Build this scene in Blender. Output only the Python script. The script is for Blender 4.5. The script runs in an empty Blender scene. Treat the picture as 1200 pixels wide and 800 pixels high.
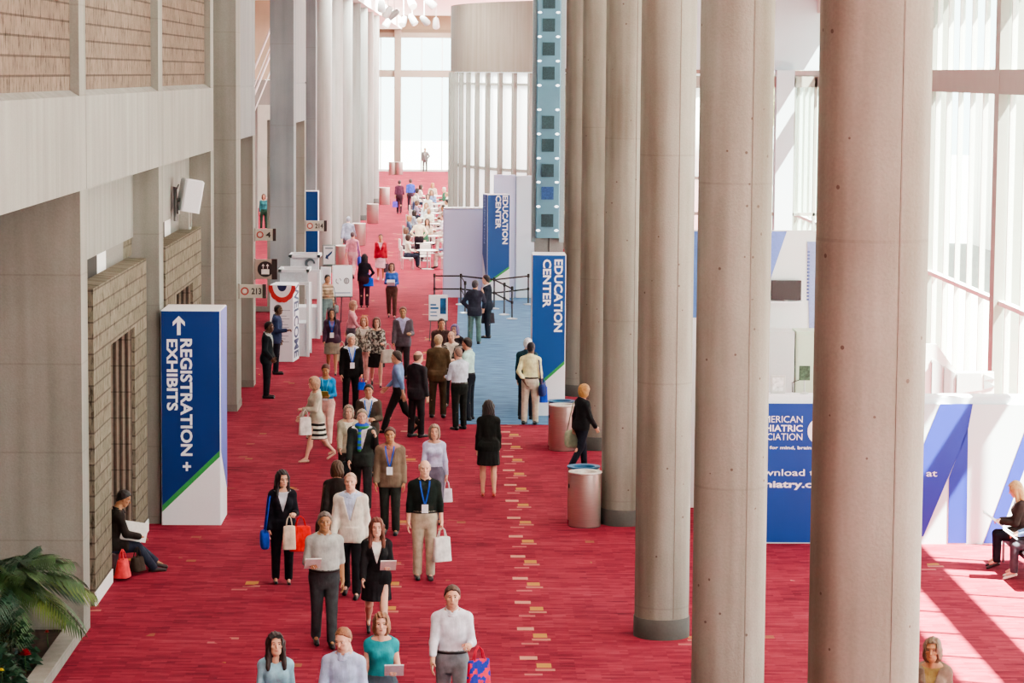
import bpy, math, random
import numpy as np
from mathutils import Matrix, Vector

random.seed(7)
rng = np.random.default_rng(11)
SC = bpy.context.scene
COL = SC.collection
R = math.radians
EMPTY = {}

# ------------------------------------------------------------------ camera
H = 7.6
F_PX, PITCH, YAW, ROLL = 3149.18, R(5.707), R(0.994), R(-0.42926)
cy_, sy_ = math.cos(YAW), math.sin(YAW)
cp_, sp_ = math.cos(PITCH), math.sin(PITCH)
cr_, sr_ = math.cos(ROLL), math.sin(ROLL)
R0 = Vector((cy_, -sy_, 0)); FW = Vector((sy_*cp_, cy_*cp_, -sp_)); U0 = Vector((sy_*sp_, cy_*sp_, cp_))
CR = cr_*R0 - sr_*U0; CU = sr_*R0 + cr_*U0
CAMP = Vector((0, 0, H))
cam_d = bpy.data.cameras.new('camera'); cam = bpy.data.objects.new('camera', cam_d); COL.objects.link(cam)
cam.matrix_world = Matrix(((CR.x, CU.x, -FW.x, 0), (CR.y, CU.y, -FW.y, 0), (CR.z, CU.z, -FW.z, H), (0, 0, 0, 1)))
cam_d.sensor_width = 36; cam_d.lens = F_PX/1200*36; cam_d.clip_end = 800; cam_d.clip_start = .5
SC.camera = cam

def ray(px, py):
    return FW + CR*((px-600)/F_PX) + CU*((400-py)/F_PX)
def W(px, py, z=0.0):                 # photo point on the horizontal plane at height z
    d = ray(px, py); t = (z-H)/d.z
    return CAMP + d*t
def WY(px, py, Y):                    # photo point on the frontal plane at depth Y
    d = ray(px, py); return CAMP + d*(Y/d.y)
def WX(px, py, X):
    d = ray(px, py); return CAMP + d*(X/d.x)

# ------------------------------------------------------------------ colour + materials
def lin(c):
    return tuple(((v/12.92) if v <= .04045 else ((v+.055)/1.055)**2.4) for v in c)
def hx(s):
    s = s.lstrip('#'); return lin(tuple(int(s[i:i+2], 16)/255 for i in (0, 2, 4)))

MATS = {}
def node(nt, typ, **kw):
    n = nt.nodes.new(typ)
    for k, v in kw.items():
        if k in n.inputs: n.inputs[k].default_value = v
        else: setattr(n, k, v)
    return n
def base_mat(name):
    m = bpy.data.materials.new(name); m.use_nodes = True
    nt = m.node_tree; b = nt.nodes['Principled BSDF']
    return m, nt, b
def ramp(nt, stops, interp='LINEAR'):
    r = nt.nodes.new('ShaderNodeValToRGB'); r.color_ramp.interpolation = interp
    e = r.color_ramp.elements
    while len(e) < len(stops): e.new(.5)
    for i, (p, c) in enumerate(stops):
        e[i].position = p; e[i].color = (*c, 1) if len(c) == 3 else c
    return r
def mixc(nt, fac, a, b, mode='MIX'):
    n = nt.nodes.new('ShaderNodeMix'); n.data_type = 'RGBA'; n.blend_type = mode
    for s, v in ((0, fac), (6, a), (7, b)):
        if hasattr(v, 'links'): nt.links.new(v, n.inputs[s])
        elif s == 0: n.inputs[0].default_value = v
        else: n.inputs[s].default_value = (*v[:3], 1)
    return n.outputs[2]
def mth(nt, op, a, b=0.0, clamp=False):
    n = nt.nodes.new('ShaderNodeMath'); n.operation = op; n.use_clamp = clamp
    for s, v in ((0, a), (1, b)):
        if hasattr(v, 'links'): nt.links.new(v, n.inputs[s])
        else: n.inputs[s].default_value = v
    return n.outputs[0]

def plain(color, rough=.6, metal=0.0, var=.08, scale=30, bump=0.0, emit=0.0, spec=.4, key=None):
    """small-scale noise over one colour"""
    k = ('plain', color, rough, metal, var, scale, bump, emit)
    if k in MATS: return MATS[k]
    c = hx(color) if isinstance(color, str) else color
    m, nt, b = base_mat('surface_' + (color.strip('#') if isinstance(color, str) else 'mix'))
    tc = node(nt, 'ShaderNodeTexCoord'); nz = node(nt, 'ShaderNodeTexNoise', Scale=scale, Detail=4.0)
    nt.links.new(tc.outputs['Object'], nz.inputs['Vector'])
    r = ramp(nt, [(.3, tuple(v*(1-var) for v in c)), (.7, tuple(min(1, v*(1+var)) for v in c))])
    nt.links.new(nz.outputs['Fac'], r.inputs['Fac']); nt.links.new(r.outputs['Color'], b.inputs['Base Color'])
    b.inputs['Roughness'].default_value = rough; b.inputs['Metallic'].default_value = metal
    b.inputs['Specular IOR Level'].default_value = spec
    if emit:
        nt.links.new(r.outputs['Color'], b.inputs['Emission Color']); b.inputs['Emission Strength'].default_value = emit
    if bump:
        bp = node(nt, 'ShaderNodeBump', Strength=bump, Distance=.01)
        nt.links.new(nz.outputs['Fac'], bp.inputs['Height']); nt.links.new(bp.outputs['Normal'], b.inputs['Normal'])
    MATS[k] = m; return m
def cloth(color, pattern=None):
    k = ('cloth', color, pattern)
    if k in MATS: return MATS[k]
    c = hx(color)
    m, nt, b = base_mat('fabric_' + color.strip('#'))
    tc = node(nt, 'ShaderNodeTexCoord')
    nz = node(nt, 'ShaderNodeTexNoise', Scale=9.0, Detail=5.0); nt.links.new(tc.outputs['Object'], nz.inputs['Vector'])
    r = ramp(nt, [(.3, tuple(v*.72 for v in c)), (.72, tuple(min(1, v*1.18+.004) for v in c))])
    nt.links.new(nz.outputs['Fac'], r.inputs['Fac']); out = r.outputs['Color']
    if pattern:
        kind, c2 = pattern
        if kind == 'stripe':
            w = node(nt, 'ShaderNodeTexWave', Scale=3.2, Distortion=.6); w.bands_direction = 'Z'
        else:
            w = node(nt, 'ShaderNodeTexNoise', Scale=16.0, Detail=1.0)
        nt.links.new(tc.outputs['Object'], w.inputs['Vector'])
        rr = ramp(nt, [(.47, (0, 0, 0)), (.53, (1, 1, 1))]); nt.links.new(w.outputs['Fac'], rr.inputs['Fac'])
        out = mixc(nt, rr.outputs['Color'], out, hx(c2))
    nt.links.new(out, b.inputs['Base Color']); b.inputs['Roughness'].default_value = .85
    b.inputs['Specular IOR Level'].default_value = .2
    mp = node(nt, 'ShaderNodeMapping'); mp.inputs['Scale'].default_value = (14, 14, 5)
    n2 = node(nt, 'ShaderNodeTexNoise', Scale=1.0, Detail=3.0)
    nt.links.new(tc.outputs['Object'], mp.inputs['Vector']); nt.links.new(mp.outputs['Vector'], n2.inputs['Vector'])
    bp = node(nt, 'ShaderNodeBump', Strength=.5, Distance=.03)
    nt.links.new(n2.outputs['Fac'], bp.inputs['Height']); nt.links.new(bp.outputs['Normal'], b.inputs['Normal'])
    MATS[k] = m; return m
def hairmat(color):
    k = ('hair', color)
    if k in MATS: return MATS[k]
    c = hx(color); m, nt, b = base_mat('hair_' + color.strip('#'))
    tc = node(nt, 'ShaderNodeTexCoord'); mp = node(nt, 'ShaderNodeMapping'); mp.inputs['Scale'].default_value = (90, 90, 9)
    nz = node(nt, 'ShaderNodeTexNoise', Scale=1.0, Detail=3.0)
    nt.links.new(tc.outputs['Object'], mp.inputs['Vector']); nt.links.new(mp.outputs['Vector'], nz.inputs['Vector'])
    r = ramp(nt, [(.3, tuple(v*.6 for v in c)), (.75, tuple(min(1, v*1.35) for v in c))])
    nt.links.new(nz.outputs['Fac'], r.inputs['Fac']); nt.links.new(r.outputs['Color'], b.inputs['Base Color'])
    b.inputs['Roughness'].default_value = .55
    bp = node(nt, 'ShaderNodeBump', Strength=.5, Distance=.008)
    nt.links.new(nz.outputs['Fac'], bp.inputs['Height']); nt.links.new(bp.outputs['Normal'], b.inputs['Normal'])
    MATS[k] = m; return m
def skinmat(color):
    k = ('skin', color)
    if k in MATS: return MATS[k]
    m = plain(color, rough=.55, var=.06, scale=14)
    MATS[k] = m; return m

def concrete(name, c1, c2, joints=None, holes=0.0, streak=.5, off=0.0, dark=.5):
    """cast concrete: blotches, drip streaks, pour joints (list of heights is a spacing), bug holes"""
    m, nt, b = base_mat(name)
    g = node(nt, 'ShaderNodeNewGeometry'); sep = node(nt, 'ShaderNodeSeparateXYZ')
    nt.links.new(g.outputs['Position'], sep.inputs[0])
    n1 = node(nt, 'ShaderNodeTexNoise', Scale=.55, Detail=6.0, Roughness=.6); nt.links.new(g.outputs['Position'], n1.inputs['Vector'])
    mp = node(nt, 'ShaderNodeMapping'); mp.inputs['Scale'].default_value = (4, 4, .22)
    nt.links.new(g.outputs['Position'], mp.inputs['Vector'])
    n2 = node(nt, 'ShaderNodeTexNoise', Scale=1.0, Detail=4.0); nt.links.new(mp.outputs['Vector'], n2.inputs['Vector'])
    f = mth(nt, 'ADD', mth(nt, 'MULTIPLY', n1.outputs['Fac'], 1-streak), mth(nt, 'MULTIPLY', n2.outputs['Fac'], streak))
    r = ramp(nt, [(.36, tuple(v*dark for v in hx(c1))), (.62, tuple(v*dark for v in hx(c2)))]); nt.links.new(f, r.inputs['Fac']); out = r.outputs['Color']
    n3 = node(nt, 'ShaderNodeTexNoise', Scale=45.0, Detail=2.0); nt.links.new(g.outputs['Position'], n3.inputs['Vector'])
    r3 = ramp(nt, [(.3, (.9, .9, .9)), (.7, (1, 1, 1))]); nt.links.new(n3.outputs['Fac'], r3.inputs['Fac'])
    out = mixc(nt, 1.0, out, r3.outputs['Color'], 'MULTIPLY')
    if joints:
        zz = mth(nt, 'FRACT', mth(nt, 'MULTIPLY', mth(nt, 'ADD', sep.outputs['Z'], off), 1/joints))
        ln = mth(nt, 'LESS_THAN', mth(nt, 'ABSOLUTE', mth(nt, 'SUBTRACT', zz, .5)), .011/joints)
        out = mixc(nt, mth(nt, 'MULTIPLY', ln, .22), out, (.12, .1, .085))
    if holes:
        v = node(nt, 'ShaderNodeTexVoronoi', Scale=5.0); nt.links.new(g.outputs['Position'], v.inputs['Vector'])
        sp = mth(nt, 'LESS_THAN', v.outputs['Distance'], holes)
        n4 = node(nt, 'ShaderNodeTexNoise', Scale=.9); nt.links.new(g.outputs['Position'], n4.inputs['Vector'])
        sp = mth(nt, 'MULTIPLY', sp, mth(nt, 'GREATER_THAN', n4.outputs['Fac'], .5))
        out = mixc(nt, mth(nt, 'MULTIPLY', sp, .8), out, (.09, .06, .045))
    nt.links.new(out, b.inputs['Base Color']); b.inputs['Roughness'].default_value = .8; b.inputs['Specular IOR Level'].default_value = .25
    bp = node(nt, 'ShaderNodeBump', Strength=.15, Distance=.02)
    nt.links.new(n3.outputs['Fac'], bp.inputs['Height']); nt.links.new(bp.outputs['Normal'], b.inputs['Normal'])
    return m

def blockwork(name, c1, c2, mortar, bw=.78, bh=.235, dark=.72):
    m, nt, b = base_mat(name)
    g = node(nt, 'ShaderNodeNewGeometry'); sep = node(nt, 'ShaderNodeSeparateXYZ'); nt.links.new(g.outputs['Position'], sep.inputs[0])
    u = mth(nt, 'ADD', sep.outputs['X'], sep.outputs['Y'])
    cb = node(nt, 'ShaderNodeCombineXYZ'); nt.links.new(u, cb.inputs[0]); nt.links.new(sep.outputs['Z'], cb.inputs[1])
    br = node(nt, 'ShaderNodeTexBrick', Scale=1.0); br.inputs['Brick Width'].default_value = bw; br.inputs['Row Height'].default_value = bh
    br.inputs['Mortar Size'].default_value = .014; br.inputs['Color1'].default_value = (*[v*dark for v in hx(c1)], 1); br.inputs['Color2'].default_value = (*[v*dark for v in hx(c2)], 1)
    br.inputs['Mortar'].default_value = (*[v*dark for v in hx(mortar)], 1); nt.links.new(cb.outputs[0], br.inputs['Vector'])
    mp = node(nt, 'ShaderNodeMapping'); mp.inputs['Scale'].default_value = (11, 2.4, 1); nt.links.new(cb.outputs[0], mp.inputs['Vector'])
    n = node(nt, 'ShaderNodeTexNoise', Scale=1.6, Detail=6.0, Roughness=.7); nt.links.new(mp.outputs['Vector'], n.inputs['Vector'])
    r = ramp(nt, [(.37, (.28, .25, .22)), (.47, (.85, .85, .85)), (.66, (1.12, 1.1, 1.07))]); nt.links.new(n.outputs['Fac'], r.inputs['Fac'])
    out = mixc(nt, 1.0, br.outputs['Color'], r.outputs['Color'], 'MULTIPLY')
    nt.links.new(out, b.inputs['Base Color']); b.inputs['Roughness'].default_value = .95; b.inputs['Specular IOR Level'].default_value = .15
    bp = node(nt, 'ShaderNodeBump', Strength=.8, Distance=.03)
    h = mth(nt, 'SUBTRACT', n.outputs['Fac'], mth(nt, 'MULTIPLY', br.outputs['Fac'], .6))
    nt.links.new(h, bp.inputs['Height']); nt.links.new(bp.outputs['Normal'], b.inputs['Normal'])
    return m

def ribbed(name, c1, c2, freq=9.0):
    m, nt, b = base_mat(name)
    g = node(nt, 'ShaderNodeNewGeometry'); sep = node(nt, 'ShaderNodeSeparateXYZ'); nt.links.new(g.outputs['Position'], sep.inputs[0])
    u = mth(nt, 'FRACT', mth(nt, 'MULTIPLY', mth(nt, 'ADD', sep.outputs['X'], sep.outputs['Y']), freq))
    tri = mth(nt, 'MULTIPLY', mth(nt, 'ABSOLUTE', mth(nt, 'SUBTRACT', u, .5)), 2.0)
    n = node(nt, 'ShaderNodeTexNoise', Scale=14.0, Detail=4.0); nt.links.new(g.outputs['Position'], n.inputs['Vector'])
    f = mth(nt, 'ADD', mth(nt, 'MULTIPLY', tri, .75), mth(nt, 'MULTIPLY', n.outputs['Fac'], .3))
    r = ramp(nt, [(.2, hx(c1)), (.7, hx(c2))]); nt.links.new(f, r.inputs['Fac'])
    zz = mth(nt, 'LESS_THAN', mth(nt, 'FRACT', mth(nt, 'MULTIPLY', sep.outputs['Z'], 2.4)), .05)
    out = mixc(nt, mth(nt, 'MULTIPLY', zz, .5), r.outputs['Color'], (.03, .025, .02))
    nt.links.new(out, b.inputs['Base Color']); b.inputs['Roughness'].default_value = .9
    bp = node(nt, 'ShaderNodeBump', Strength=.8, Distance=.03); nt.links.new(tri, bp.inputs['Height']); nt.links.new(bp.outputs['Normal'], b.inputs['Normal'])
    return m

def carpet_mat():
    m, nt, b = base_mat('carpet_red')
    g = node(nt, 'ShaderNodeNewGeometry'); sep = node(nt, 'ShaderNodeSeparateXYZ'); nt.links.new(g.outputs['Position'], sep.inputs[0])
    def bricks(w, h, off):
        br = node(nt, 'ShaderNodeTexBrick', Scale=1.0); br.inputs['Brick Width'].default_value = w; br.inputs['Row Height'].default_value = h
        br.inputs['Mortar Size'].default_value = 0.0; br.offset = off
        br.inputs['Color1'].default_value = (0, 0, 0, 1); br.inputs['Color2'].default_value = (1, 1, 1, 1)
        nt.links.new(g.outputs['Position'], br.inputs['Vector']); return br.outputs['Color']
    big = node(nt, 'ShaderNodeTexNoise', Scale=.55, Detail=3.0); nt.links.new(g.outputs['Position'], big.inputs['Vector'])
    mp = node(nt, 'ShaderNodeMapping'); mp.inputs['Scale'].default_value = (1.6, 7, 1); nt.links.new(g.outputs['Position'], mp.inputs['Vector'])
    st = node(nt, 'ShaderNodeTexNoise', Scale=1.6, Detail=5.0, Roughness=.65); nt.links.new(mp.outputs['Vector'], st.inputs['Vector'])
    f = mth(nt, 'ADD', mth(nt, 'MULTIPLY', bricks(.31, .085, .37), .2), mth(nt, 'ADD', mth(nt, 'MULTIPLY', st.outputs['Fac'], .55), mth(nt, 'MULTIPLY', big.outputs['Fac'], .35)))
    r = ramp(nt, [(.34, (.115, .01, .02)), (.5, (.21, .019, .037)), (.62, (.265, .029, .05)), (.8, (.33, .055, .078))]); nt.links.new(f, r.inputs['Fac'])
    out = r.outputs['Color']
    # woven dashes: clusters on a 2.1 m x 0.92 m lattice
    ux = mth(nt, 'FRACT', mth(nt, 'MULTIPLY', mth(nt, 'ADD', sep.outputs['X'], .53), 1/2.1))
    uy = mth(nt, 'FRACT', mth(nt, 'MULTIPLY', sep.outputs['Y'], 1/1.85))
    cell = bricks(2.1, .92, 0.0)
    def dash(x0, x1, y0, y1):
        a = mth(nt, 'MULTIPLY', mth(nt, 'GREATER_THAN', ux, x0), mth(nt, 'LESS_THAN', ux, x1))
        c = mth(nt, 'MULTIPLY', mth(nt, 'GREATER_THAN', uy, y0), mth(nt, 'LESS_THAN', uy, y1))
        return mth(nt, 'MULTIPLY', a, c)
    vis = mth(nt, 'GREATER_THAN', big.outputs['Fac'], .57)
    vis = mth(nt, 'MAXIMUM', vis, mth(nt, 'LESS_THAN', mth(nt, 'ABSOLUTE', mth(nt, 'SUBTRACT', sep.outputs['X'], .95)), .45))
    for (x0, x1, y0, y1, col, amt) in ((.60, .71, .60, .71, '#d9a78f', .95), (.70, .79, .34, .48, '#c5a04a', .95), (.69, .81, .24, .31, '#c08a78', .9),
                                       (.62, .73, .1, .16, '#c97f78', .8), (.12, .2, .5, .6, '#9a6a50', .7), (.19, .26, .34, .45, '#8d7a48', .7)):
        out = mixc(nt, mth(nt, 'MULTIPLY', mth(nt, 'MULTIPLY', dash(x0, x1, y0, y1), vis), amt*.58), out, hx(col))
    nt.links.new(out, b.inputs['Base Color']); b.inputs['Roughness'].default_value = .95; b.inputs['Specular IOR Level'].default_value = .08
    n5 = node(nt, 'ShaderNodeTexNoise', Scale=120.0); nt.links.new(g.outputs['Position'], n5.inputs['Vector'])
    bp = node(nt, 'ShaderNodeBump', Strength=.3, Distance=.01); nt.links.new(n5.outputs['Fac'], bp.inputs['Height']); nt.links.new(bp.outputs['Normal'], b.inputs['Normal'])
    return m
def blue_carpet_mat():
    m, nt, b = base_mat('carpet_blue')
    g = node(nt, 'ShaderNodeNewGeometry')
    mp = node(nt, 'ShaderNodeMapping'); mp.inputs['Scale'].default_value = (1.2, 6, 1); nt.links.new(g.outputs['Position'], mp.inputs['Vector'])
    st = node(nt, 'ShaderNodeTexNoise', Scale=1.5, Detail=5.0); nt.links.new(mp.outputs['Vector'], st.inputs['Vector'])
    r = ramp(nt, [(.35, hx('#35587a')), (.65, hx('#5580a4'))]); nt.links.new(st.outputs['Fac'], r.inputs['Fac'])
    nt.links.new(r.outputs['Color'], b.inputs['Base Color']); b.inputs['Roughness'].default_value = .95
    return m
def glass_mat(tint='#eef6f4', gl=.07):
    m, nt, b = base_mat('window_glass'); nt.nodes.remove(b)
    t = node(nt, 'ShaderNodeBsdfTransparent'); t.inputs[0].default_value = (*hx(tint), 1)
    gs = node(nt, 'ShaderNodeBsdfGlossy'); gs.inputs['Roughness'].default_value = .03
    nz = node(nt, 'ShaderNodeTexNoise', Scale=.3); rr = ramp(nt, [(.3, (gl*.8,)*3), (.7, (gl*1.2,)*3)])
    nt.links.new(nz.outputs['Fac'], rr.inputs['Fac'])
    mx = node(nt, 'ShaderNodeMixShader'); nt.links.new(rr.outputs['Color'], mx.inputs[0])
    nt.links.new(t.outputs[0], mx.inputs[1]); nt.links.new(gs.outputs[0], mx.inputs[2])
    nt.links.new(mx.outputs[0], nt.nodes['Material Output'].inputs['Surface'])
    return m
def brushed(name='brushed_steel', c='#c6bdb3'):
    m, nt, b = base_mat(name)
    tc = node(nt, 'ShaderNodeTexCoord'); mp = node(nt, 'ShaderNodeMapping'); mp.inputs['Scale'].default_value = (3, 3, 60)
    nz = node(nt, 'ShaderNodeTexNoise', Scale=2.0, Detail=3.0); nt.links.new(tc.outputs['Object'], mp.inputs['Vector']); nt.links.new(mp.outputs['Vector'], nz.inputs['Vector'])
    r = ramp(nt, [(.3, tuple(v*.85 for v in hx(c))), (.7, hx(c))]); nt.links.new(nz.outputs['Fac'], r.inputs['Fac'])
    nt.links.new(r.outputs['Color'], b.inputs['Base Color']); b.inputs['Metallic'].default_value = .85; b.inputs['Roughness'].default_value = .36
    return m

# ------------------------------------------------------------------ mesh builder
class MB:
    def __init__(s): s.v = []; s.f = []
    def add(s, vs, fs):
        n = len(s.v); s.v += [tuple(v) for v in vs]; s.f += [tuple(i+n for i in f) for f in fs]; return s
    def box(s, x0, x1, y0, y1, z0, z1):
        return s.add([(x0,y0,z0),(x1,y0,z0),(x1,y1,z0),(x0,y1,z0),(x0,y0,z1),(x1,y0,z1),(x1,y1,z1),(x0,y1,z1)],
                     [(0,3,2,1),(4,5,6,7),(0,1,5,4),(1,2,6,5),(2,3,7,6),(3,0,4,7)])
    def cbox(s, c, d, rz=0.0, rx=0.0):
        M = Matrix.Translation(c) @ Matrix.Rotation(rz, 4, 'Z') @ Matrix.Rotation(rx, 4, 'X')
        m = MB().box(-d[0]/2, d[0]/2, -d[1]/2, d[1]/2, -d[2]/2, d[2]/2)
        return s.add([M @ Vector(v) for v in m.v], m.f)
    def bbox(s, x0, x1, y0, y1, z0, z1, c=.01):     # box with chamfered vertical edges and top edge
        p = [(x0+c,y0),(x1-c,y0),(x1,y0+c),(x1,y1-c),(x1-c,y1),(x0+c,y1),(x0,y1-c),(x0,y0+c)]
        q = [(x0+2*c,y0+c),(x1-2*c,y0+c),(x1-c,y0+2*c),(x1-c,y1-2*c),(x1-2*c,y1-c),(x0+2*c,y1-c),(x0+c,y1-2*c),(x0+c,y0+2*c)]
        vs = [(a,b,z0) for a,b in p]+[(a,b,z1-c) for a,b in p]+[(a,b,z1) for a,b in q]
        fs = [tuple(range(7,-1,-1)), tuple(range(16,24))]
        for L in (0, 8):
            for i in range(8):
                j = (i+1) % 8; fs.append((L+i, L+j, L+8+j, L+8+i))
        return s.add(vs, fs)
    def lathe(s, prof, n=24, c=(0,0,0), cap=True):
        vs = []; fs = []
        for r, z in prof:
            for i in range(n):
                a = 2*math.pi*i/n; vs.append((c[0]+r*math.cos(a), c[1]+r*math.sin(a), c[2]+z))
        for k in range(len(prof)-1):
            for i in range(n):
                j = (i+1) % n; fs.append((k*n+i, k*n+j, (k+1)*n+j, (k+1)*n+i))
        if cap:
            fs.append(tuple(range(n-1, -1, -1))); fs.append(tuple(range((len(prof)-1)*n, len(prof)*n)))
        return s.add(vs, fs)
    def tube(s, pts, r, n=8):
        pts = [Vector(p) for p in pts]; rs = r if isinstance(r, (list, tuple)) else [r]*len(pts)
        vs = []; fs = []; prev = None
        for i, p in enumerate(pts):
            d = (pts[min(i+1, len(pts)-1)] - pts[max(i-1, 0)]).normalized()
            if prev is None:
                a = d.orthogonal().normalized()
            else:
                a = (prev - d*prev.dot(d)); a = a.normalized() if a.length > 1e-6 else d.orthogonal().normalized()
            prev = a; b = d.cross(a)
            for k in range(n):
                t = 2*math.pi*k/n; vs.append(p + (a*math.cos(t)+b*math.sin(t))*rs[i])
        for i in range(len(pts)-1):
            for k in range(n):
                j = (k+1) % n; fs.append((i*n+k, i*n+j, (i+1)*n+j, (i+1)*n+k))
        fs.append(tuple(range(n-1, -1, -1))); fs.append(tuple(range((len(pts)-1)*n, len(pts)*n)))
        return s.add(vs, fs)
    def prism(s, poly, y0, y1):          # polygon in XZ, extruded along Y
        n = len(poly); vs = [(x, y0, z) for x, z in poly]+[(x, y1, z) for x, z in poly]
        fs = [tuple(range(n)), tuple(range(2*n-1, n-1, -1))]
        for i in range(n):
            j = (i+1) % n; fs.append((j, i, n+i, n+j))
        return s.add(vs, fs)
    def tri(s, data): return s.add(*data)
    def xf(s, M):
        s.v = [tuple(M @ Vector(v)) for v in s.v]; return s
    def build(s, name, mat, parent=None, smooth=False, loc=None):
        me = bpy.data.meshes.new(name); me.from_pydata(s.v, [], s.f); me.update()
        return link_mesh(name, me, mat, parent, smooth, loc)
def link_mesh(name, me, mat, parent=None, smooth=False, loc=None):
    if smooth:
        me.polygons.foreach_set('use_smooth', [True]*len(me.polygons))
        if smooth == 'auto': me.set_sharp_from_angle(angle=R(40))
    if mat is not None and not me.materials: me.materials.append(mat)
    o = bpy.data.objects.new(name, me); COL.objects.link(o)
    if parent is not None: o.parent = parent
    if loc is not None: o.location = loc
    return o
def tag(o, label=None, cat=None, group=None, kind=None):
    if label: o['label'] = label
    if cat: o['category'] = cat
    if group: o['group'] = group
    if kind: o['kind'] = kind
    return o
def thing(name, label, cat, loc=(0,0,0), rz=0.0, group=None):
    o = bpy.data.objects.new(name, None); COL.objects.link(o); o.empty_display_size = .2
    o.location = loc; o.rotation_euler = (0, 0, rz)
    return tag(o, label, cat, group)
def struct(name, mb, mat, parent=None, smooth=False):
    o = mb.build(name, mat, parent, smooth)
    if parent is None: o['kind'] = 'structure'
    return o
def dup(root, loc, rz=None, label=None, group=None):
    r = root.copy(); COL.objects.link(r); r.location = loc
    if rz is not None: r.rotation_euler = (0, 0, rz)
    if label: r['label'] = label
    if group: r['group'] = group
    for ch in list(root.children):
        c = ch.copy(); COL.objects.link(c); c.parent = r
        for g in list(ch.children):
            d = g.copy(); COL.objects.link(d); d.parent = c
    return r

# ------------------------------------------------------------------ lettering
_TX = {}
def glyphs(txt, bold=.0):
    k = (txt, bold)
    if k not in _TX:
        cu = bpy.data.curves.new('t', 'FONT'); cu.body = txt; cu.size = 1; cu.offset = bold; cu.resolution_u = 3
        o = bpy.data.objects.new('t', cu); COL.objects.link(o)
        dg = bpy.context.evaluated_depsgraph_get(); dg.update()
        me = bpy.data.meshes.new_from_object(o.evaluated_get(dg))
        vs = [tuple(v.co) for v in me.vertices]; fs = [tuple(p.vertices) for p in me.polygons]
        bpy.data.objects.remove(o); bpy.data.curves.remove(cu); bpy.data.meshes.remove(me)
        x0 = min(v[0] for v in vs); x1 = max(v[0] for v in vs); y0 = min(v[1] for v in vs); y1 = max(v[1] for v in vs)
        _TX[k] = (vs, fs, x0, x1, y0, y1)
    return _TX[k]
def lettering(mb, txt, org, u, v, length, height, bold=.02):
    """txt fitted to length x height; org = lower left of the text, u = reading direction, v = up direction of the glyphs"""
    vs, fs, x0, x1, y0, y1 = glyphs(txt, bold)
    org, u, v = Vector(org), Vector(u), Vector(v)
    mb.add([org + u*((p[0]-x0)/(x1-x0)*length) + v*((p[1]-y0)/(y1-y0)*height) for p in vs], fs)
    return mb
# ------------------------------------------------------------------ distance-field bodies -> one continuous surface each
def surface_net(fn, lo, hi, h):
    ax = [np.arange(lo[i]-h, hi[i]+2*h, h, dtype=np.float32) for i in range(3)]
    X, Y, Z = np.meshgrid(*ax, indexing='ij')
    D = fn(X, Y, Z)
    n = [a-1 for a in D.shape]
    acc = np.zeros((*n, 3), np.float32); cnt = np.zeros(n, np.int32)
    cs = [(i, j, k) for i in (0, 1) for j in (0, 1) for k in (0, 1)]
    sl = lambda c: tuple(slice(c[i], c[i]+n[i]) for i in range(3))
    for a in cs:
        for d in range(3):
            if a[d]: continue
            b = list(a); b[d] = 1
            da, db = D[sl(a)], D[sl(b)]
            cr = (da < 0) != (db < 0)
            t = np.where(cr, da/np.where(cr, da-db, 1), 0)
            for i in range(3):
                acc[..., i] += np.where(cr, a[i] + (t if i == d else 0), 0)
            cnt += cr
    on = cnt > 0; idx = -np.ones(n, np.int64); idx[on] = np.arange(on.sum())
    I = np.argwhere(on); P = acc[on]/cnt[on][:, None]
    org = np.array([a[0] for a in ax]); V = org + (I+P)*h
    F = []
    ins = D < 0
    for d in range(3):
        e1, e2 = (d+1) % 3, (d+2) % 3
        s0 = [slice(None)]*3; s1 = [slice(None)]*3
        s0[d] = slice(0, -1); s1[d] = slice(1, None)
        for e in (e1, e2): s0[e] = slice(1, -1); s1[e] = slice(1, -1)
        a, b = ins[tuple(s0)], ins[tuple(s1)]
        for flip, msk in ((False, a & ~b), (True, ~a & b)):
            q = np.argwhere(msk)
            if not len(q): continue
            q[:, e1] += 1; q[:, e2] += 1
            def at(o1, o2):
                r = q.copy(); r[:, e1] += o1; r[:, e2] += o2
                return idx[r[:, 0], r[:, 1], r[:, 2]]
            quad = np.stack([at(-1, -1), at(0, -1), at(0, 0), at(-1, 0)], 1)
            F.append(quad[:, ::-1] if flip else quad)
    F = np.concatenate(F) if F else np.zeros((0, 4), np.int64)
    return V, F
def np_mesh(name, V, F, smooth=True):
    me = bpy.data.meshes.new(name); me.from_pydata(V.tolist(), [], F.tolist()); me.update()
    if smooth: me.polygons.foreach_set('use_smooth', [True]*len(me.polygons))
    return me
def smin(a, b, k): 
    h = np.clip(.5+.5*(b-a)/k, 0, 1); return b*(1-h)+a*h - k*h*(1-h)
def rcone(X, Y, Z, a, b, r1, r2):
    a = np.asarray(a, np.float32); b = np.asarray(b, np.float32); ba = b-a; l2 = float(ba @ ba)+1e-9
    px, py, pz = X-a[0], Y-a[1], Z-a[2]
    t = np.clip((px*ba[0]+py*ba[1]+pz*ba[2])/l2, 0, 1)
    return np.sqrt((px-t*ba[0])**2+(py-t*ba[1])**2+(pz-t*ba[2])**2) - (r1+(r2-r1)*t)
def ellip(X, Y, Z, c, r):
    q = np.sqrt(((X-c[0])/r[0])**2+((Y-c[1])/r[1])**2+((Z-c[2])/r[2])**2)
    return (q-1)*min(r)

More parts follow.
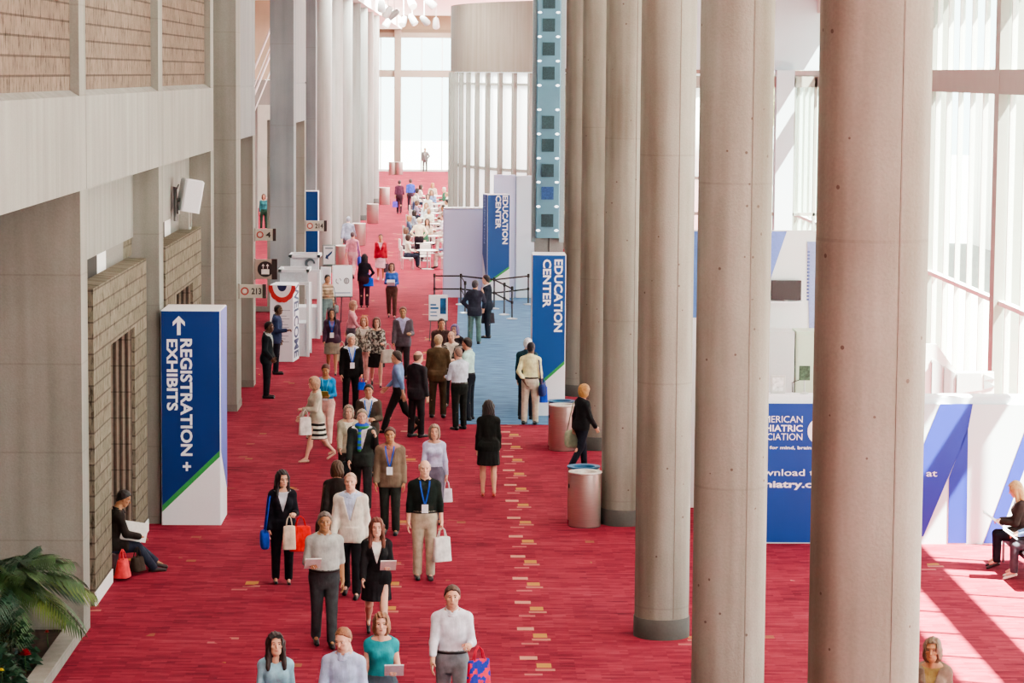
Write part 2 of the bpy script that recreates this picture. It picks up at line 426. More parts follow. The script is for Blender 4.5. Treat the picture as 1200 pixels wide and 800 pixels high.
# ---- heads (head centre at the origin, looking along +Y), built once
def head_sdf(fem):
    def f(X, Y, Z):
        jw = .046 if fem else .054
        d = ellip(X, Y, Z, (0, -.012, .03), (.076, .098, .09))
        d = smin(d, ellip(X, Y, Z, (0, .022, -.045), (.06, .068, .066)), .03)
        d = smin(d, rcone(X, Y, Z, (-jw*.5, .045, -.085), (jw*.5, .045, -.085), .027, .027), .03)       # jaw
        d = smin(d, ellip(X, Y, Z, (0, .068, -.096), (.02, .016, .016)), .015)                         # chin
        d = smin(d, rcone(X, Y, Z, (-.04, .07, .032), (.04, .07, .032), .012, .012), .018)             # brow
        for s in (-1, 1):
            d = -smin(-d, ellip(X, Y, Z, (s*.031, .097, .012), (.015, .013, .009)), .01)*1.0           # eye sockets
            d = smin(d, ellip(X, Y, Z, (s*.045, .062, -.02), (.02, .018, .016)), .015)                 # cheeks
            d = smin(d, ellip(X, Y, Z, (s*.079, -.008, -.004), (.009, .02, .03)), .006)                # ears
        d = smin(d, rcone(X, Y, Z, (0, .083, .018), (0, .107, -.022), .007, .013), .008)               # nose
        d = smin(d, ellip(X, Y, Z, (0, .083, -.054), (.024, .011, .007)), .006)
        d = smin(d, ellip(X, Y, Z, (0, .081, -.065), (.02, .011, .008)), .006)
        nr = .05 if fem else .058
        d = smin(d, rcone(X, Y, Z, (0, -.02, -.05), (0, -.035, -.21), nr, nr+.008), .03)
        return d
    return f
HEADV = {}
for fem in (0, 1):
    HEADV[fem] = {}
    for res in (.008, .0125):
        HEADV[fem][res] = surface_net(head_sdf(fem), (-.11, -.13, -.26), (.11, .14, .14), res)
def skull(X, Y, Z, o): 
    d = ellip(X, Y, Z, (0, -.014, .032), (.078+o, .1+o, .092+o))
    return smin(d, ellip(X, Y, Z, (0, -.02, -.03), (.07+o, .085+o, .075+o)), .03)
def hair_sdf(style):
    def f(X, Y, Z):
        if style == 'short':
            d = skull(X, Y, Z, .015) + .003*np.sin(X*110+2*np.sin(Y*40))*np.sin(Z*70+Y*60); d = np.maximum(d, (.066-(.05-Y)*1.05) - Z + .006*np.sin(X*120))
            return np.maximum(d, -(np.maximum(np.maximum(np.abs(X)-.058, .048-Y), Z-.075)))
        if style == 'fringe':
            d = skull(X, Y, Z, .011); d = np.maximum(d, (.05-(.03-Y)*1.1) - Z); d = np.maximum(d, Z-.055)
            return np.maximum(d, Y-.03)
        if style == 'crop':
            d = skull(X, Y, Z, .008) + .002*np.sin(X*110+2*np.sin(Y*40))*np.sin(Z*70+Y*60); return np.maximum(d, (.074-(.045-Y)*1.05) - Z + .005*np.sin(X*120))
        if style == 'long':
            d = skull(X, Y, Z, .02)
            cur = ellip(X, Y, Z, (0, -.055, -.13), (.115, .07, .23))
            side = np.minimum(rcone(X, Y, Z, (.082, .0, .02), (.095, .045, -.27), .03, .026), rcone(X, Y, Z, (-.082, .0, .02), (-.095, .045, -.27), .03, .026))
            d = smin(smin(d, cur, .04), side, .03)
        elif style == 'bob':
            d = skull(X, Y, Z, .024)
            d = smin(d, ellip(X, Y, Z, (0, -.03, -.06), (.112, .085, .1)), .03)
        elif style == 'curly':
            d = ellip(X, Y, Z, (0, -.02, .02), (.13, .135, .14)) + .008*np.sin(X*90)*np.sin(Y*90)*np.sin(Z*90)
        elif style == 'bun':
            d = smin(skull(X, Y, Z, .012), ellip(X, Y, Z, (0, -.125, .04), (.05, .045, .05)), .02)
            d = np.maximum(d, (.062-(.055-Y)*1.0) - Z)
            return d
        elif style == 'tail':
            d = smin(skull(X, Y, Z, .012), rcone(X, Y, Z, (0, -.12, .03), (0, -.13, -.2), .035, .02), .03)
            d = np.maximum(d, np.where(Y > -.09, (.062-(.055-Y)*1.0) - Z, -1))
            return d
        d = d + .004*np.sin(X*140+3*np.sin(Z*25))
        face = np.maximum(np.maximum(np.abs(X)-(.06-.2*np.maximum(Z-.02, 0)), .02-Y), Z-.085)
        return np.maximum(d, -face)
    return f
HAIRV = {}
def hairv(style):
    if style not in HAIRV:
        HAIRV[style] = surface_net(hair_sdf(style), (-.17, -.2, -.4), (.17, .15, .18), .011)
    return HAIRV[style]
def hand_v(grip):
    """right hand, wrist at origin, fingers along -Z, palm facing -X, thumb forward (+Y)"""
    def f(X, Y, Z):
        d = ellip(X, Y, Z, (0, .0, -.045), (.017, .042, .055))
        d = smin(d, rcone(X, Y, Z, (0, 0, .03), (0, 0, -.01), .027, .026), .02)
        for i, (yy, L) in enumerate(((.03, .07), (.01, .08), (-.011, .074), (-.03, .058))):
            c = (1.25 if grip else .42)+.06*i; r = .0095-.0006*i
            p = np.array([0, yy, -.085]); a = c*.35
            for seg, fr in enumerate((.42, .32, .26)):
                q = p + L*fr*np.array([-math.sin(a), yy*.6*(1-seg*.3), -math.cos(a)])
                d = smin(d, rcone(X, Y, Z, p, q, r*(1-.08*seg), r*(.93-.08*seg)), .005); p = q; a += c*.62
        t0 = np.array([-.004, .03, -.025]); t1 = t0+np.array([-.016, .03, -.028]); t2 = t1+np.array([-.014, .008 if not grip else -.006, -.03])
        d = smin(d, rcone(X, Y, Z, t0, t1, .014, .011), .01); d = smin(d, rcone(X, Y, Z, t1, t2, .011, .008), .004)
        return d
    return surface_net(f, (-.1, -.06, -.18), (.035, .09, .04), .006)
HANDV = {0: hand_v(0), 1: hand_v(1)}
def shoe_v(fem):
    def f(X, Y, Z):
        if fem:
            d = smin(rcone(X, Y, Z, (0, -.03, .03), (0, .15, .012), .03, .027), rcone(X, Y, Z, (0, -.04, .03), (0, -.045, 0), .022, .014), .015)
            d = np.maximum(d, -ellip(X, Y, Z, (0, .02, .075), (.028, .075, .04)))
        else:
            d = smin(rcone(X, Y, Z, (0, -.05, .035), (0, .17, .02), .04, .036), rcone(X, Y, Z, (0, -.03, .04), (0, -.02, .1), .042, .042), .03)
        return np.maximum(d, -Z)
    return surface_net(f, (-.06, -.11, 0), (.06, .22, .13), .011)
SHOEV = {0: shoe_v(0), 1: shoe_v(1)}
def sph(c, r, n=8):
    vs = [(c[0]+r*math.sin(math.pi*i/n)*math.cos(2*math.pi*j/(2*n)), c[1]+r*math.sin(math.pi*i/n)*math.sin(2*math.pi*j/(2*n)), c[2]+r*math.cos(math.pi*i/n)) for i in range(n+1) for j in range(2*n)]
    fs = [(i*2*n+j, (i+1)*2*n+j, (i+1)*2*n+(j+1) % (2*n), i*2*n+(j+1) % (2*n)) for i in range(n) for j in range(2*n)]
    return vs, fs

TORSO = {  # z, half width, half depth, centre y      (for 1.75 m)
 'm': [(.76, .13, .08, -.01), (.84, .165, .108, -.015), (.92, .174, .118, -.015), (1.0, .163, .112, -.005), (1.1, .158, .107, .0), (1.22, .172, .112, -.002), (1.33, .183, .115, -.01), (1.40, .165, .1, -.018), (1.45, .118, .082, -.025), (1.49, .07, .066, -.03), (1.55, .055, .06, -.03)],
 'f': [(.76, .12, .08, -.01), (.84, .168, .112, -.02), (.92, .178, .118, -.02), (1.0, .16, .105, -.008), (1.1, .13, .092, .0), (1.22, .142, .098, .0), (1.33, .158, .098, -.01), (1.40, .15, .086, -.018), (1.45, .11, .07, -.025), (1.49, .062, .058, -.03), (1.55, .05, .052, -.03)]}

def rotm(rz=0, rx=0):
    return np.array((Matrix.Rotation(rz, 3, 'Z') @ Matrix.Rotation(rx, 3, 'X')))
PEOPLE = []
def person(label, px=None, py=None, at='feet', h=None, sex='m', face=180, hair=('short', '#2a1f1a'), skin='#c99a7c', top='#dfe3ea', jacket=None,
           bottom=('trousers', '#23252b'), shoes='#17161a', pose='walk', ph=0.0, arms=('swing', 'swing'), lanyard=None, badge=True, look=(0, 0), lean=0.03,
           fat=1.0, sleeve=.97, loc=None, seat=.46, kneeb=86, group=None, pattern=None, scarf=None, glasses=False, jpat=None, step=1.0, stole=None):
    fem = 1 if sex == 'f' else 0
    h = h or (1.65 if fem else 1.77); s = h/1.75
    if loc is None:
        loc = W(px, py, h*.995) if at == 'head' else W(px, py, 0)
        loc = Vector((loc.x, loc.y, 0))
    loc = Vector(loc); Yd = loc.y
    res = min(.03, max(.0125, .009+.00013*Yd)); far = Yd > 85
    root = thing('person', label, 'person', loc, R(-face), group)
    # ---- skeleton (forward +Y, right +X); A = joint dict
    J = {}
    hipx, hipz = (.088 if not fem else .092)*s, .92*s
    sit = pose == 'sit'
    if sit: hipz = seat+.1*s
    feet = {}
    for sd, nm in ((-1, 'l'), (1, 'r')):
        if pose == 'walk':
            c = math.sin(ph + (0 if sd < 0 else math.pi))*step
            a, k = (.42*c, .1+.1*(1-c)) if c > 0 else (.32*c, .16-.5*c*.8)
        elif sit: a, k = R(86), R(kneeb+8*sd*ph)
        else: a, k = .03*sd, .05
        sp = .055 if pose == 'stand' else (.05 if sit else .01)
        hip = np.array([sd*hipx, 0, hipz]); 
        d1 = np.array([sd*sp, math.sin(a), -math.cos(a)]); knee = hip+.435*s*d1/np.linalg.norm(d1)
        d2 = np.array([sd*sp*.3, math.sin(a-k), -math.cos(a-k)]); ank = knee+.41*s*d2/np.linalg.norm(d2)
        J['hip'+nm], J['knee'+nm], J['ank'+nm] = hip, knee, ank
        feet[nm] = a-k
    drop = min(J['ankl'][2], J['ankr'][2])-.082*s
    if sit: drop = 0
    for k_ in J: J[k_][2] -= drop
    hz = hipz-drop
    tz = lambda z: z*s - (.92*s-hz)            # standing height -> posed height
    def spine(p): 
        p = np.array(p, float); p[1] += lean*(p[2]-hz)/(.5*s)*1.0; return p
    shx = (.172 if not fem else .148)*s*(1+(fat-1)*.5)
    hands = {}
    for sd, nm, arm in ((-1, 'l', arms[0]), (1, 'r', arms[1])):
        sh = spine([sd*shx, -.015*s, tz(1.385)])
        inw = 0.0; twist = 0
        if arm == 'swing':
            c = math.sin(ph + (0 if sd > 0 else math.pi)); a1, ab, eb = .42*c*step, .13, .22+.18*max(c, 0)
        elif arm == 'down': a1, ab, eb = .03, .14, .12
        elif arm == 'carry': a1, ab, eb = .02, .17, .06
        elif arm == 'front': a1, ab, eb, inw = .25, .16, 1.35, .5
        elif arm == 'hold': a1, ab, eb, inw = .1, .18, 1.55, .25
        elif arm == 'clasp': a1, ab, eb, inw = -.05, .2, .62, .6
        elif arm == 'back': a1, ab, eb, inw = -.4, .22, .35, .75
        elif arm == 'hip': a1, ab, eb, inw = -.15, .55, .5, 1.1
        elif arm == 'strap': a1, ab, eb, inw = .3, .2, 2.2, .15
        elif arm == 'face': a1, ab, eb, inw = .75, .15, 2.0, .3
        elif arm == 'lap': a1, ab, eb, inw = .35, .15, .95, .45
        d1 = np.array([sd*math.sin(ab), math.sin(a1)*math.cos(ab), -math.cos(a1)*math.cos(ab)]); el = sh+.285*s*d1
        fa = a1+eb; d2 = np.array([sd*(math.sin(ab)*.5-inw), math.sin(fa), -math.cos(fa)]); d2 /= np.linalg.norm(d2)
        wr = el+.245*s*d2
        J['sh'+nm], J['el'+nm], J['wr'+nm] = sh, el, wr
        hands[nm] = (wr, d2, arm)
    headc = spine([0, .005*s, tz(1.63)])
    headc[1] += .012*s
    # ---- distance field of the dressed/undressed parts
    T = np.array(TORSO[sex]); tzs = tz(T[:, 0]); ta = T[:, 1]*s*(1+(fat-1)); tb = T[:, 2]*s*(1+(fat-1)*1.6); tcy = T[:, 3]*s
    def torso(X, Y, Z, o):
        Yl = Y - lean*(Z-hz)/(.5*s)*(Z > hz)
        a = np.interp(Z, tzs, ta)+o; b = np.interp(Z, tzs, tb)+o; c = np.interp(Z, tzs, tcy)
        d = (np.sqrt((X/a)**2+((Yl-c)/b)**2)-1)*np.minimum(a, b)
        if fat > 1.1: d = smin(d, ellip(X, Yl, Z, (0, .05*s, tz(1.05)), (.15*s+o, .11*s*fat+o, .15*s+o)), .06)
        if fem:
            for q in (-1, 1): d = smin(d, ellip(X, Yl, Z, (q*.065*s, .07*s, tz(1.27)), (.06*s+o, .055*s+o, .06*s+o)), .04)
        for q in (-1, 1):
            d = smin(d, rcone(X, Yl, Z, (q*.03*s, -.03*s, tz(1.462)), (q*shx*.95, -.018*s, tz(1.402)), .042*s+o, .045*s+o), .05)
        return np.maximum(d, np.maximum(Z-tzs[-1], tzs[0]-Z)-o*.3)
    def arm(X, Y, Z, nm, o, frac=1.0):
        r = (.052, .042, .03) if not fem else (.043, .035, .026)
        sh, el, wr = J['sh'+nm], J['el'+nm], J['wr'+nm]
        d = ellip(X, Y, Z, tuple(sh+np.array([0, 0, -.012*s])), ((.056 if not fem else .047)*s+o,)*3)
        if frac <= .5:
            e2 = sh+(el-sh)*frac*2; d = smin(d, rcone(X, Y, Z, sh, e2, r[0]*s+o, r[1]*s+o*1.6), .03)
        else:
            d = smin(d, rcone(X, Y, Z, sh, el, r[0]*s+o, r[1]*s+o), .03)
            w2 = el+(wr-el)*(frac-.5)*2
            d = smin(d, rcone(X, Y, Z, el, w2, r[1]*s+o, r[2]*s+o*1.25), .025)
        return d
    def leg(X, Y, Z, nm, o, of=None):
        hip, kn, an = J['hip'+nm], J['knee'+nm], J['ank'+nm]; of = o if of is None else of
        r = (.088, .057, .036) if not fem else (.09, .056, .034)
        fw = 1+(fat-1)*.7
        d = rcone(X, Y, Z, hip+np.array([0, 0, -.02*s]), kn, r[0]*s*fw+o, r[1]*s+o)
        calf = kn+(an-kn)*.3
        d = smin(d, rcone(X, Y, Z, kn, an, r[1]*s+o, r[2]*s+of), .02)
        if o < .01: d = smin(d, ellip(X, Y, Z, tuple(calf+np.array([0, -.018*s, 0])), (.05*s, .052*s, .1*s)), .03)
        return d
    xs = [v for v in J.values()]; lo = np.min(xs, 0)-.16; hi = np.max(xs, 0)+.16
    # ---- body: one continuous skin, head and hands grown onto it
    def body(X, Y, Z):
        d = torso(X, Y, Z, -.006)
        for nm in 'lr':
            d = smin(d, arm(X, Y, Z, nm, -.002), .03); d = smin(d, leg(X, Y, Z, nm, -.002), .03)
            an = J['ank'+nm]; d = smin(d, rcone(X, Y, Z, an, an+np.array([0, .11*s, -.05*s]), .03*s, .022*s), .02)
        d = smin(d, rcone(X, Y, Z, spine([0, -.03*s, tz(1.45)]), headc+np.array([0, -.025, -.07])*s, .05*s, .05*s), .03)
        return d
    V, F = surface_net(body, (lo[0], lo[1], 0.0), (hi[0], hi[1], headc[2]-.05), max(res, .016))
    parts_v, parts_f, n = [V], [F], len(V)
    HM = rotm(R(-look[0]), R(look[1]))
    hv, hf = HEADV[fem][.0125 if Yd > 50 else .008]
    parts_v.append(hv*s @ HM.T + headc); parts_f.append(hf+n); n += len(hv)
    for nm, sd in (('l', -1), ('r', 1)):
        wr, d2, am = hands[nm]; gr = 1 if am in ('carry', 'strap', 'front', 'hold') else 0
        vv, ff = HANDV[gr]
        zc = -d2; xc = np.array([1.0, 0, 0]) if abs(d2[0]) < .9 else np.array([0, 0, 1.0])
        if am in ('front', 'hold', 'lap'): xc = np.array([sd*.4, .25, 1.0]) if am != 'lap' else np.array([0, 0, 1.0])
        if am in ('front', 'hold', 'lap'): xc = xc*sd
        xc = xc-zc*(xc @ zc); xc /= np.linalg.norm(xc); yc = np.cross(zc, xc)
        M = np.stack([xc, yc, zc], 1); v = vv.copy(); f = ff
        if sd < 0:
            if am in ('front', 'hold', 'lap'): v[:, 1] *= 1; v = v*np.array([-1, 1, 1]); f = ff[:, ::-1]
            else: v = v*np.array([-1, 1, 1]); f = ff[:, ::-1]
        parts_v.append((v*s*(.95 if fem else 1.04)) @ M.T + wr); parts_f.append(f+n); n += len(v)
    me = np_mesh('body', np.concatenate(parts_v), np.concatenate(parts_f)); me.materials.append(skinmat(skin))
    link_mesh('body', me, None, root)
    def sub(name, fn, lo_, hi_, m, r_=None, parent=root):
        v, f = surface_net(fn, lo_, hi_, r_ or res)
        if not len(v): return None
        me = np_mesh(name, v, f); me.materials.append(m); return link_mesh(name, me, None, parent)
    # ---- hair and face
    if hair:
        v, f = hairv(hair[0])
        me = np_mesh('hair', (v*s) @ HM.T + headc, f); me.materials.append(hairmat(hair[1])); link_mesh('hair', me, None, root)
    if not far:
        def facep(name, mb, m):
            v = np.array(mb.v)*s @ HM.T + headc; mb.v = [tuple(q) for q in v]; return mb.build(name, m, root, True)
        for q in (-1, 1):
            b = MB().add(*sph((q*.031, .0755, .012), .0105, 6))
            iris = [sum(b.v[i][1] for i in f_)/len(f_) > .0815 for f_ in b.f]
            e = facep('eye', b, plain('#efeae4', .3)); e.data.materials.append(plain('#2b1d14', .3))
            e.data.polygons.foreach_set('material_index', [int(q_) for q_ in iris])
            facep('eyebrow', MB().tube([(q*.016, .088, .032), (q*.031, .0885, .037), (q*.047, .08, .033)], .0035, 5), hairmat(hair[1] if hair and hair[1] not in ('#d8d4cc',) else '#6b6058'))
        facep('lips', MB().tube([(-.021, .087, -.06), (-.008, .0935, -.058), (.008, .0935, -.058), (.021, .087, -.06)], [.002, .0055, .0055, .002], 6), plain('#a5544c' if fem else '#9a6355', .5))
        if glasses:
            g = MB()
            for q in (-1, 1):
                g.tube([(q*.031+.021*math.cos(t), .1, .012+.015*math.sin(t)) for t in np.linspace(0, 2*math.pi, 13)], .002, 5)
                g.tube([(q*.052, .098, .015), (q*.08, .0, .015)], .002, 5)
            g.tube([(-.01, .1, .016), (.01, .1, .016)], .002, 5); facep('glasses', g, plain('#1c1b1d', .3))
    # ---- clothes
    sk = bottom[0] in ('skirt', 'dress')
    waist = tz(1.03)
    hem_top = tz(.86) if not (bottom[0] == 'trousers' and jacket is None and not fem) else tz(.985)
    neck = spine([0, -.03*s, tz(1.47)])
    def topf(off, hem, fr, vcut=None, flare=0.0):
        def f(X, Y, Z):
            d = torso(X, Y, Z, off)
            if vcut is not None:
                for nm in 'lr':
                    hp, kn = J['hip'+nm], J['knee'+nm]; d = smin(d, rcone(X, Y, Z, hp+np.array([0, 0, .02]), hp+(kn-hp)*.5, .094*s*fat+off, .085*s+off), .04)
            if flare: d = smin(d, torso(X, Y, Z, off+flare)+np.clip((Z-tz(1.0))*1.0, 0, 1)*2, .01)
            for nm in 'lr':
                d = smin(d, arm(X, Y, Z, nm, off*.85, fr), .025)
                wr = J['wr'+nm]
            d = np.maximum(d, hem-Z)
            d = np.maximum(d, Z-(tz(1.475)+.6*(neck[1]-Y)) if (fem or vcut is not None) else Z-(tz(1.487)+.3*(neck[1]-Y)))
            if vcut is not None:
                w = np.maximum(np.abs(X)-np.clip((Z-tz(vcut))*.26, -.02, .09), .02*s-Y+lean*.3)
                d = np.maximum(d, -w)
            return d
        return f
    tl, th = (lo[0]-.03, lo[1]-.05, hem_top-.03), (hi[0]+.03, hi[1]+.05, tz(1.53))
    tm = cloth(top, pattern)
    if sit: hem_top = hz-.03
    nm_top = 'blouse' if fem else 'shirt'
    if bottom[0] == 'dress': nm_top = 'dress_top'
    sub(nm_top, topf(.009, hem_top, sleeve if jacket is None else .9), (tl[0], tl[1], min(tl[2], hem_top-.03)), th, tm)
    if jacket:
        jh = tz(.78 if not fem else .84) if not sit else hz-.06
        sub('jacket', topf(.021 if not far else .026, jh, .97, vcut=1.08 if not fem else 1.12, flare=.012), (tl[0]-.03, tl[1]-.03, jh-.04), th, cloth(jacket, jpat))
    if bottom[0] == 'trousers':
        bm_ = cloth(bottom[1])
        def tf(X, Y, Z):
            d = np.maximum(torso(X, Y, Z, .011), Z-waist) if not sit else np.maximum(torso(X, Y, Z, .011), Z-(hz+.12*s))
            for nm in 'lr':
                q = leg(X, Y, Z, nm, .016, .03 if not fem else .026)
                an, kn = J['ank'+nm], J['knee'+nm]; dr = (an-kn)/np.linalg.norm(an-kn); cut = an+dr*.02*s
                q = np.maximum(q, (X-cut[0])*dr[0]+(Y-cut[1])*dr[1]+(Z-cut[2])*dr[2])
                d = smin(d, q, .02)
            return d
        sub('trousers', tf, (lo[0], lo[1]-.04, .01), (hi[0], hi[1]+.06, max(waist, hz+.2)), bm_)
        if not fem and jacket is None and not sit and not far:
            def bf(X, Y, Z): return np.maximum(torso(X, Y, Z, .018), np.abs(Z-tz(1.0))-.017)
            sub('belt', bf, (-.24*s*fat, -.25, tz(.96)), (.24*s*fat, .3, tz(1.04)), plain('#1d1714', .4), .01)
    else:
        hem = tz(bottom[2] if len(bottom) > 2 else .55)
        fy = (J['kneel'][1]+J['kneer'][1])/2
        def sf(X, Y, Z):
            t = np.clip((waist-Z)/(waist-hem), 0, 1)
            a = np.interp(Z, tzs, ta)+.014; b = np.interp(Z, tzs, tb)+.014
            low = Z < tz(.92)
            fl = bottom[3] if len(bottom) > 3 else .02
            a = np.where(low, (.178*s+.014)+fl*np.clip((tz(.92)-Z)/(tz(.92)-hem), 0, 1), a); b = np.where(low, (.118*s+.014)+(fl+.03)*np.clip((tz(.92)-Z)/(tz(.92)-hem), 0, 1), b)
            Yl = Y-fy*.55*t
            d = (np.sqrt((X/a)**2+((Yl+.012*s)/b)**2)-1)*np.minimum(a, b)
            d = d + .004*np.sin(np.arctan2(Yl, X)*14)*t
            return np.maximum(d, np.maximum(Z-waist, hem-Z))
        if sit:
            def sf(X, Y, Z):
                d = np.maximum(torso(X, Y, Z, .012), Z-(hz+.12*s))
                for nm in 'lr': d = smin(d, rcone(X, Y, Z, J['hip'+nm], J['knee'+nm], .11*s, .075*s), .05)
                return d
        sub('skirt', sf, (-.32, lo[1]-.1, hem-.03), (.32, hi[1]+.1, max(waist, hz+.2)), cloth(bottom[1], bottom[4] if len(bottom) > 4 else None))
    for nm in 'lr':
        an = J['ank'+nm]; v, f = SHOEV[fem]; p = 0 if sit else min(0, feet[nm]+.0)
        # heel lifts on the trailing foot
        lift = an[2]-.082*s
        pit = -min(.8, lift/.16) if lift > .01 else 0
        M = rotm(0, pit); v = (v*s*.98) @ M.T
        v = v + np.array([an[0], an[1]-.0, 0]); v[:, 2] += max(0, an[2]-.082*s)*1.0 - (0 if pit == 0 else 0)
        if pit: v[:, 2] -= min(v[:, 2].min(), v[:, 2].min()-0.0) if v[:, 2].min() < 0 else 0
        me = np_mesh('shoe', v, f); me.materials.append(plain(shoes, .4)); link_mesh('shoe', me, None, root)
    if not far and not fem and nm_top == 'shirt' and not scarf:
        nc_ = spine([0, -.028*s, tz(1.475)])
        def cf(X, Y, Z):
            rr = .066*s+.25*np.maximum(nc_[2]+.01-Z, 0); q_ = np.sqrt(X**2+((Y-nc_[1]-.3*(nc_[2]+.02-Z))/1.05)**2)
            d = np.abs(q_-rr)-.011
            d = np.maximum(d, np.maximum(Z-nc_[2]-.03+.25*(Y-nc_[1]), nc_[2]-.035-.35*(Y-nc_[1]-.03)*(Y > nc_[1]+.03)-Z))
            return np.maximum(d, np.where(Y > nc_[1], .006+.45*(Z-nc_[2]+.02)-np.abs(X), -1))
        sub('collar', cf, nc_-np.array([.13, .14, .09]), nc_+np.array([.13, .16, .08]), tm, .009)
    if lanyard and not far:
        off = .034 if jacket else .022
        zc = [1.47, 1.4, 1.3, 1.2, 1.12]
        def fp(x, z):
            b = np.interp(tz(z), tzs, tb)+off; a = np.interp(tz(z), tzs, ta)+off; c = np.interp(tz(z), tzs, tcy)
            y = c+b*math.sqrt(max(0, 1-(x/a)**2)) + lean*(tz(z)-hz)/(.5*s)
            if fem and 1.2 < z < 1.35: y += .035*s
            if fat > 1.1 and z < 1.2: y += .04*s
            return Vector((x, y+.004, tz(z)))
        mb = MB()
        for q in (-1, 1):
            pts = [fp(q*x*s, z) for x, z in ((.07, 1.46), (.062, 1.38), (.045, 1.3), (.024, 1.2), (.006, 1.13))]
            for i in range(len(pts)-1):
                a_, b_ = pts[i], pts[i+1]; w = Vector((.011, 0, 0)); nn = Vector((0, .004, 0))
                mb.add([a_-w, a_+w, b_+w, b_-w, a_-w-nn, a_+w-nn, b_+w-nn, b_-w-nn], [(0, 1, 2, 3), (7, 6, 5, 4), (0, 4, 5, 1), (2, 6, 7, 3), (1, 5, 6, 2), (0, 3, 7, 4)])
        ly = mb.build('lanyard', cloth(lanyard), root)
        if badge:
            c = fp(0, 1.06); MB().cbox(c, (.1, .008, .13)).build('badge', plain('#e9edf0', .4), ly)
    if scarf:
        v, f = surface_net(lambda X, Y, Z: smin(np.abs(ellip(X, Y, Z, tuple(neck+np.array([0, .02, .0])), (.095*s, .1*s, .05*s)))-.018,
                 rcone(X, Y, Z, neck+np.array([.04, .11, -.03])*s, spine([.05*s, .15*s, tz(1.08)]), .03, .04), .03), neck-np.array([.2, .2, .5]), neck+np.array([.2, .3, .12]), res)
        me = np_mesh('scarf', v, f); me.materials.append(cloth(*scarf)); link_mesh('scarf', me, None, root)
    M = Matrix.Translation(loc) @ Matrix.Rotation(R(-face), 4, 'Z')
    out = {'root': root, 'M': M, 's': s, 'h': h, 'loc': loc, 'tz': tz, 'hz': hz, 'rot': R(-face)}
    for nm in 'lr':
        wr, d2, am = hands[nm]
        out['hand_'+nm] = M @ Vector(wr+d2*.085*s); out['wrist_'+nm] = M @ Vector(wr)
    out['sh_l'] = M @ Vector(J['shl']); out['sh_r'] = M @ Vector(J['shr']); out['knee'] = M @ Vector((J['kneel']+J['kneer'])/2)
    PEOPLE.append(out)
    return out

# ------------------------------------------------------------------ things people carry
def tote(label, p, color, w=.34, hgt=.36, d=.1, rz=0.0, drop=.16, cat='bag', name='tote_bag', handle=None, pattern=None):
    """soft open bag hanging from a hand at point p"""
    p = Vector(p); t = thing(name, label, cat, (p.x, p.y, p.z-drop-hgt), rz)
    def f(X, Y, Z):
        k = np.clip(Z/hgt, 0, 1)
        a = w/2*(1.0-.12*k); b = d/2*(1.25-.6*k)
        d_ = (np.sqrt(np.sqrt((X/a)**4+(Y/b)**4))-1)*b
        return np.maximum(np.maximum(d_, -Z), Z-hgt-.015*np.cos(X*9))
    v, fc = surface_net(f, (-w/2-.02, -d, -.01), (w/2+.02, d, hgt+.03), .014)
    me = np_mesh('bag_body', v, fc); me.materials.append(cloth(color, pattern)); link_mesh('bag_body', me, None, t)
    for q in (-1, 1):
        MB().tube([(-w*.24, q*d*.22, hgt-.02), (-w*.14, q*d*.12, hgt+drop*.7), (0, q*.008, hgt+drop), (w*.14, q*d*.12, hgt+drop*.7), (w*.24, q*d*.22, hgt-.02)], .008, 6).build('handle', cloth(handle or color), t, True)
    return t
def shoulder_bag(label, P, side, color, w=.32, hgt=.28, back=0.0, name='shoulder_bag', drop=.5):
    """bag at the hip on a strap over the shoulder of person P"""
    M = P['M']; s = P['s']; tz = P['tz']; q = 1 if side == 'r' else -1
    t = thing(name, label, 'bag', M @ Vector((q*.27*s, back, tz(1.38)-drop-hgt*.6)), P['rot'])
    def f(X, Y, Z):
        return np.sqrt(np.sqrt((X/.07)**4+(Y/(w/2))**4+((Z)/(hgt/2))**4))*.07-.07
    v, fc = surface_net(f, (-.1, -w/2-.03, -hgt/2-.03), (.1, w/2+.03, hgt/2+.03), .016)
    me = np_mesh('bag_body', v, fc); me.materials.append(cloth(color)); link_mesh('bag_body', me, None, t)
    zt = drop+hgt*.6
    MB().tube([(0, -w*.4, hgt*.4), (-q*.06*s, -.07-back, zt-.02), (-q*.12*s, -back, zt+.075), (-q*.07*s, .09-back, zt-.03), (0, w*.4, hgt*.4)], .012, 6).build('strap', cloth(color), t, True)
    return t
def backpack(label, P, color):
    M = P['M']; s = P['s']; tz = P['tz']
    t = thing('backpack', label, 'bag', M @ Vector((0, -.2*s, tz(1.02))), P['rot'])
    def f(X, Y, Z):
        d = np.sqrt(np.sqrt((X/.15)**4+((Y)/.08)**4+((Z-.19)/.21)**4))*.08-.08
        return smin(d, ellip(X, Y, Z, (0, -.08, .11), (.11, .045, .1)), .02)
    v, fc = surface_net(f, (-.2, -.2, -.06), (.2, .13, .45), .016)
    me = np_mesh('pack_body', v, fc); me.materials.append(cloth(color)); link_mesh('pack_body', me, None, t)
    for q in (-1, 1):
        MB().tube([(q*.09, .06, .36), (q*.1, .17, .44), (q*.11, .33, .36), (q*.14, .3, .16), (q*.14, .1, .04)], .014, 6).build('strap', cloth(color), t, True)
    return t
def papers(label, P, color='#f1f0ec', name='papers', cat='papers', w=.21, l=.29, hand=None, th=.012):
    p = (P['hand_l']+P['hand_r'])/2 if hand is None else P['hand_'+hand]
    f = P['M'].to_3x3() @ Vector((0, 1, 0))
    o = MB().cbox((0, 0, 0), (w, l, th), 0, R(35)).build(name, plain(color, .7))
    o.location = p+f*.05+Vector((0, 0, .03)); o.rotation_euler = (0, 0, P['rot'])
    return tag(o, label, cat)
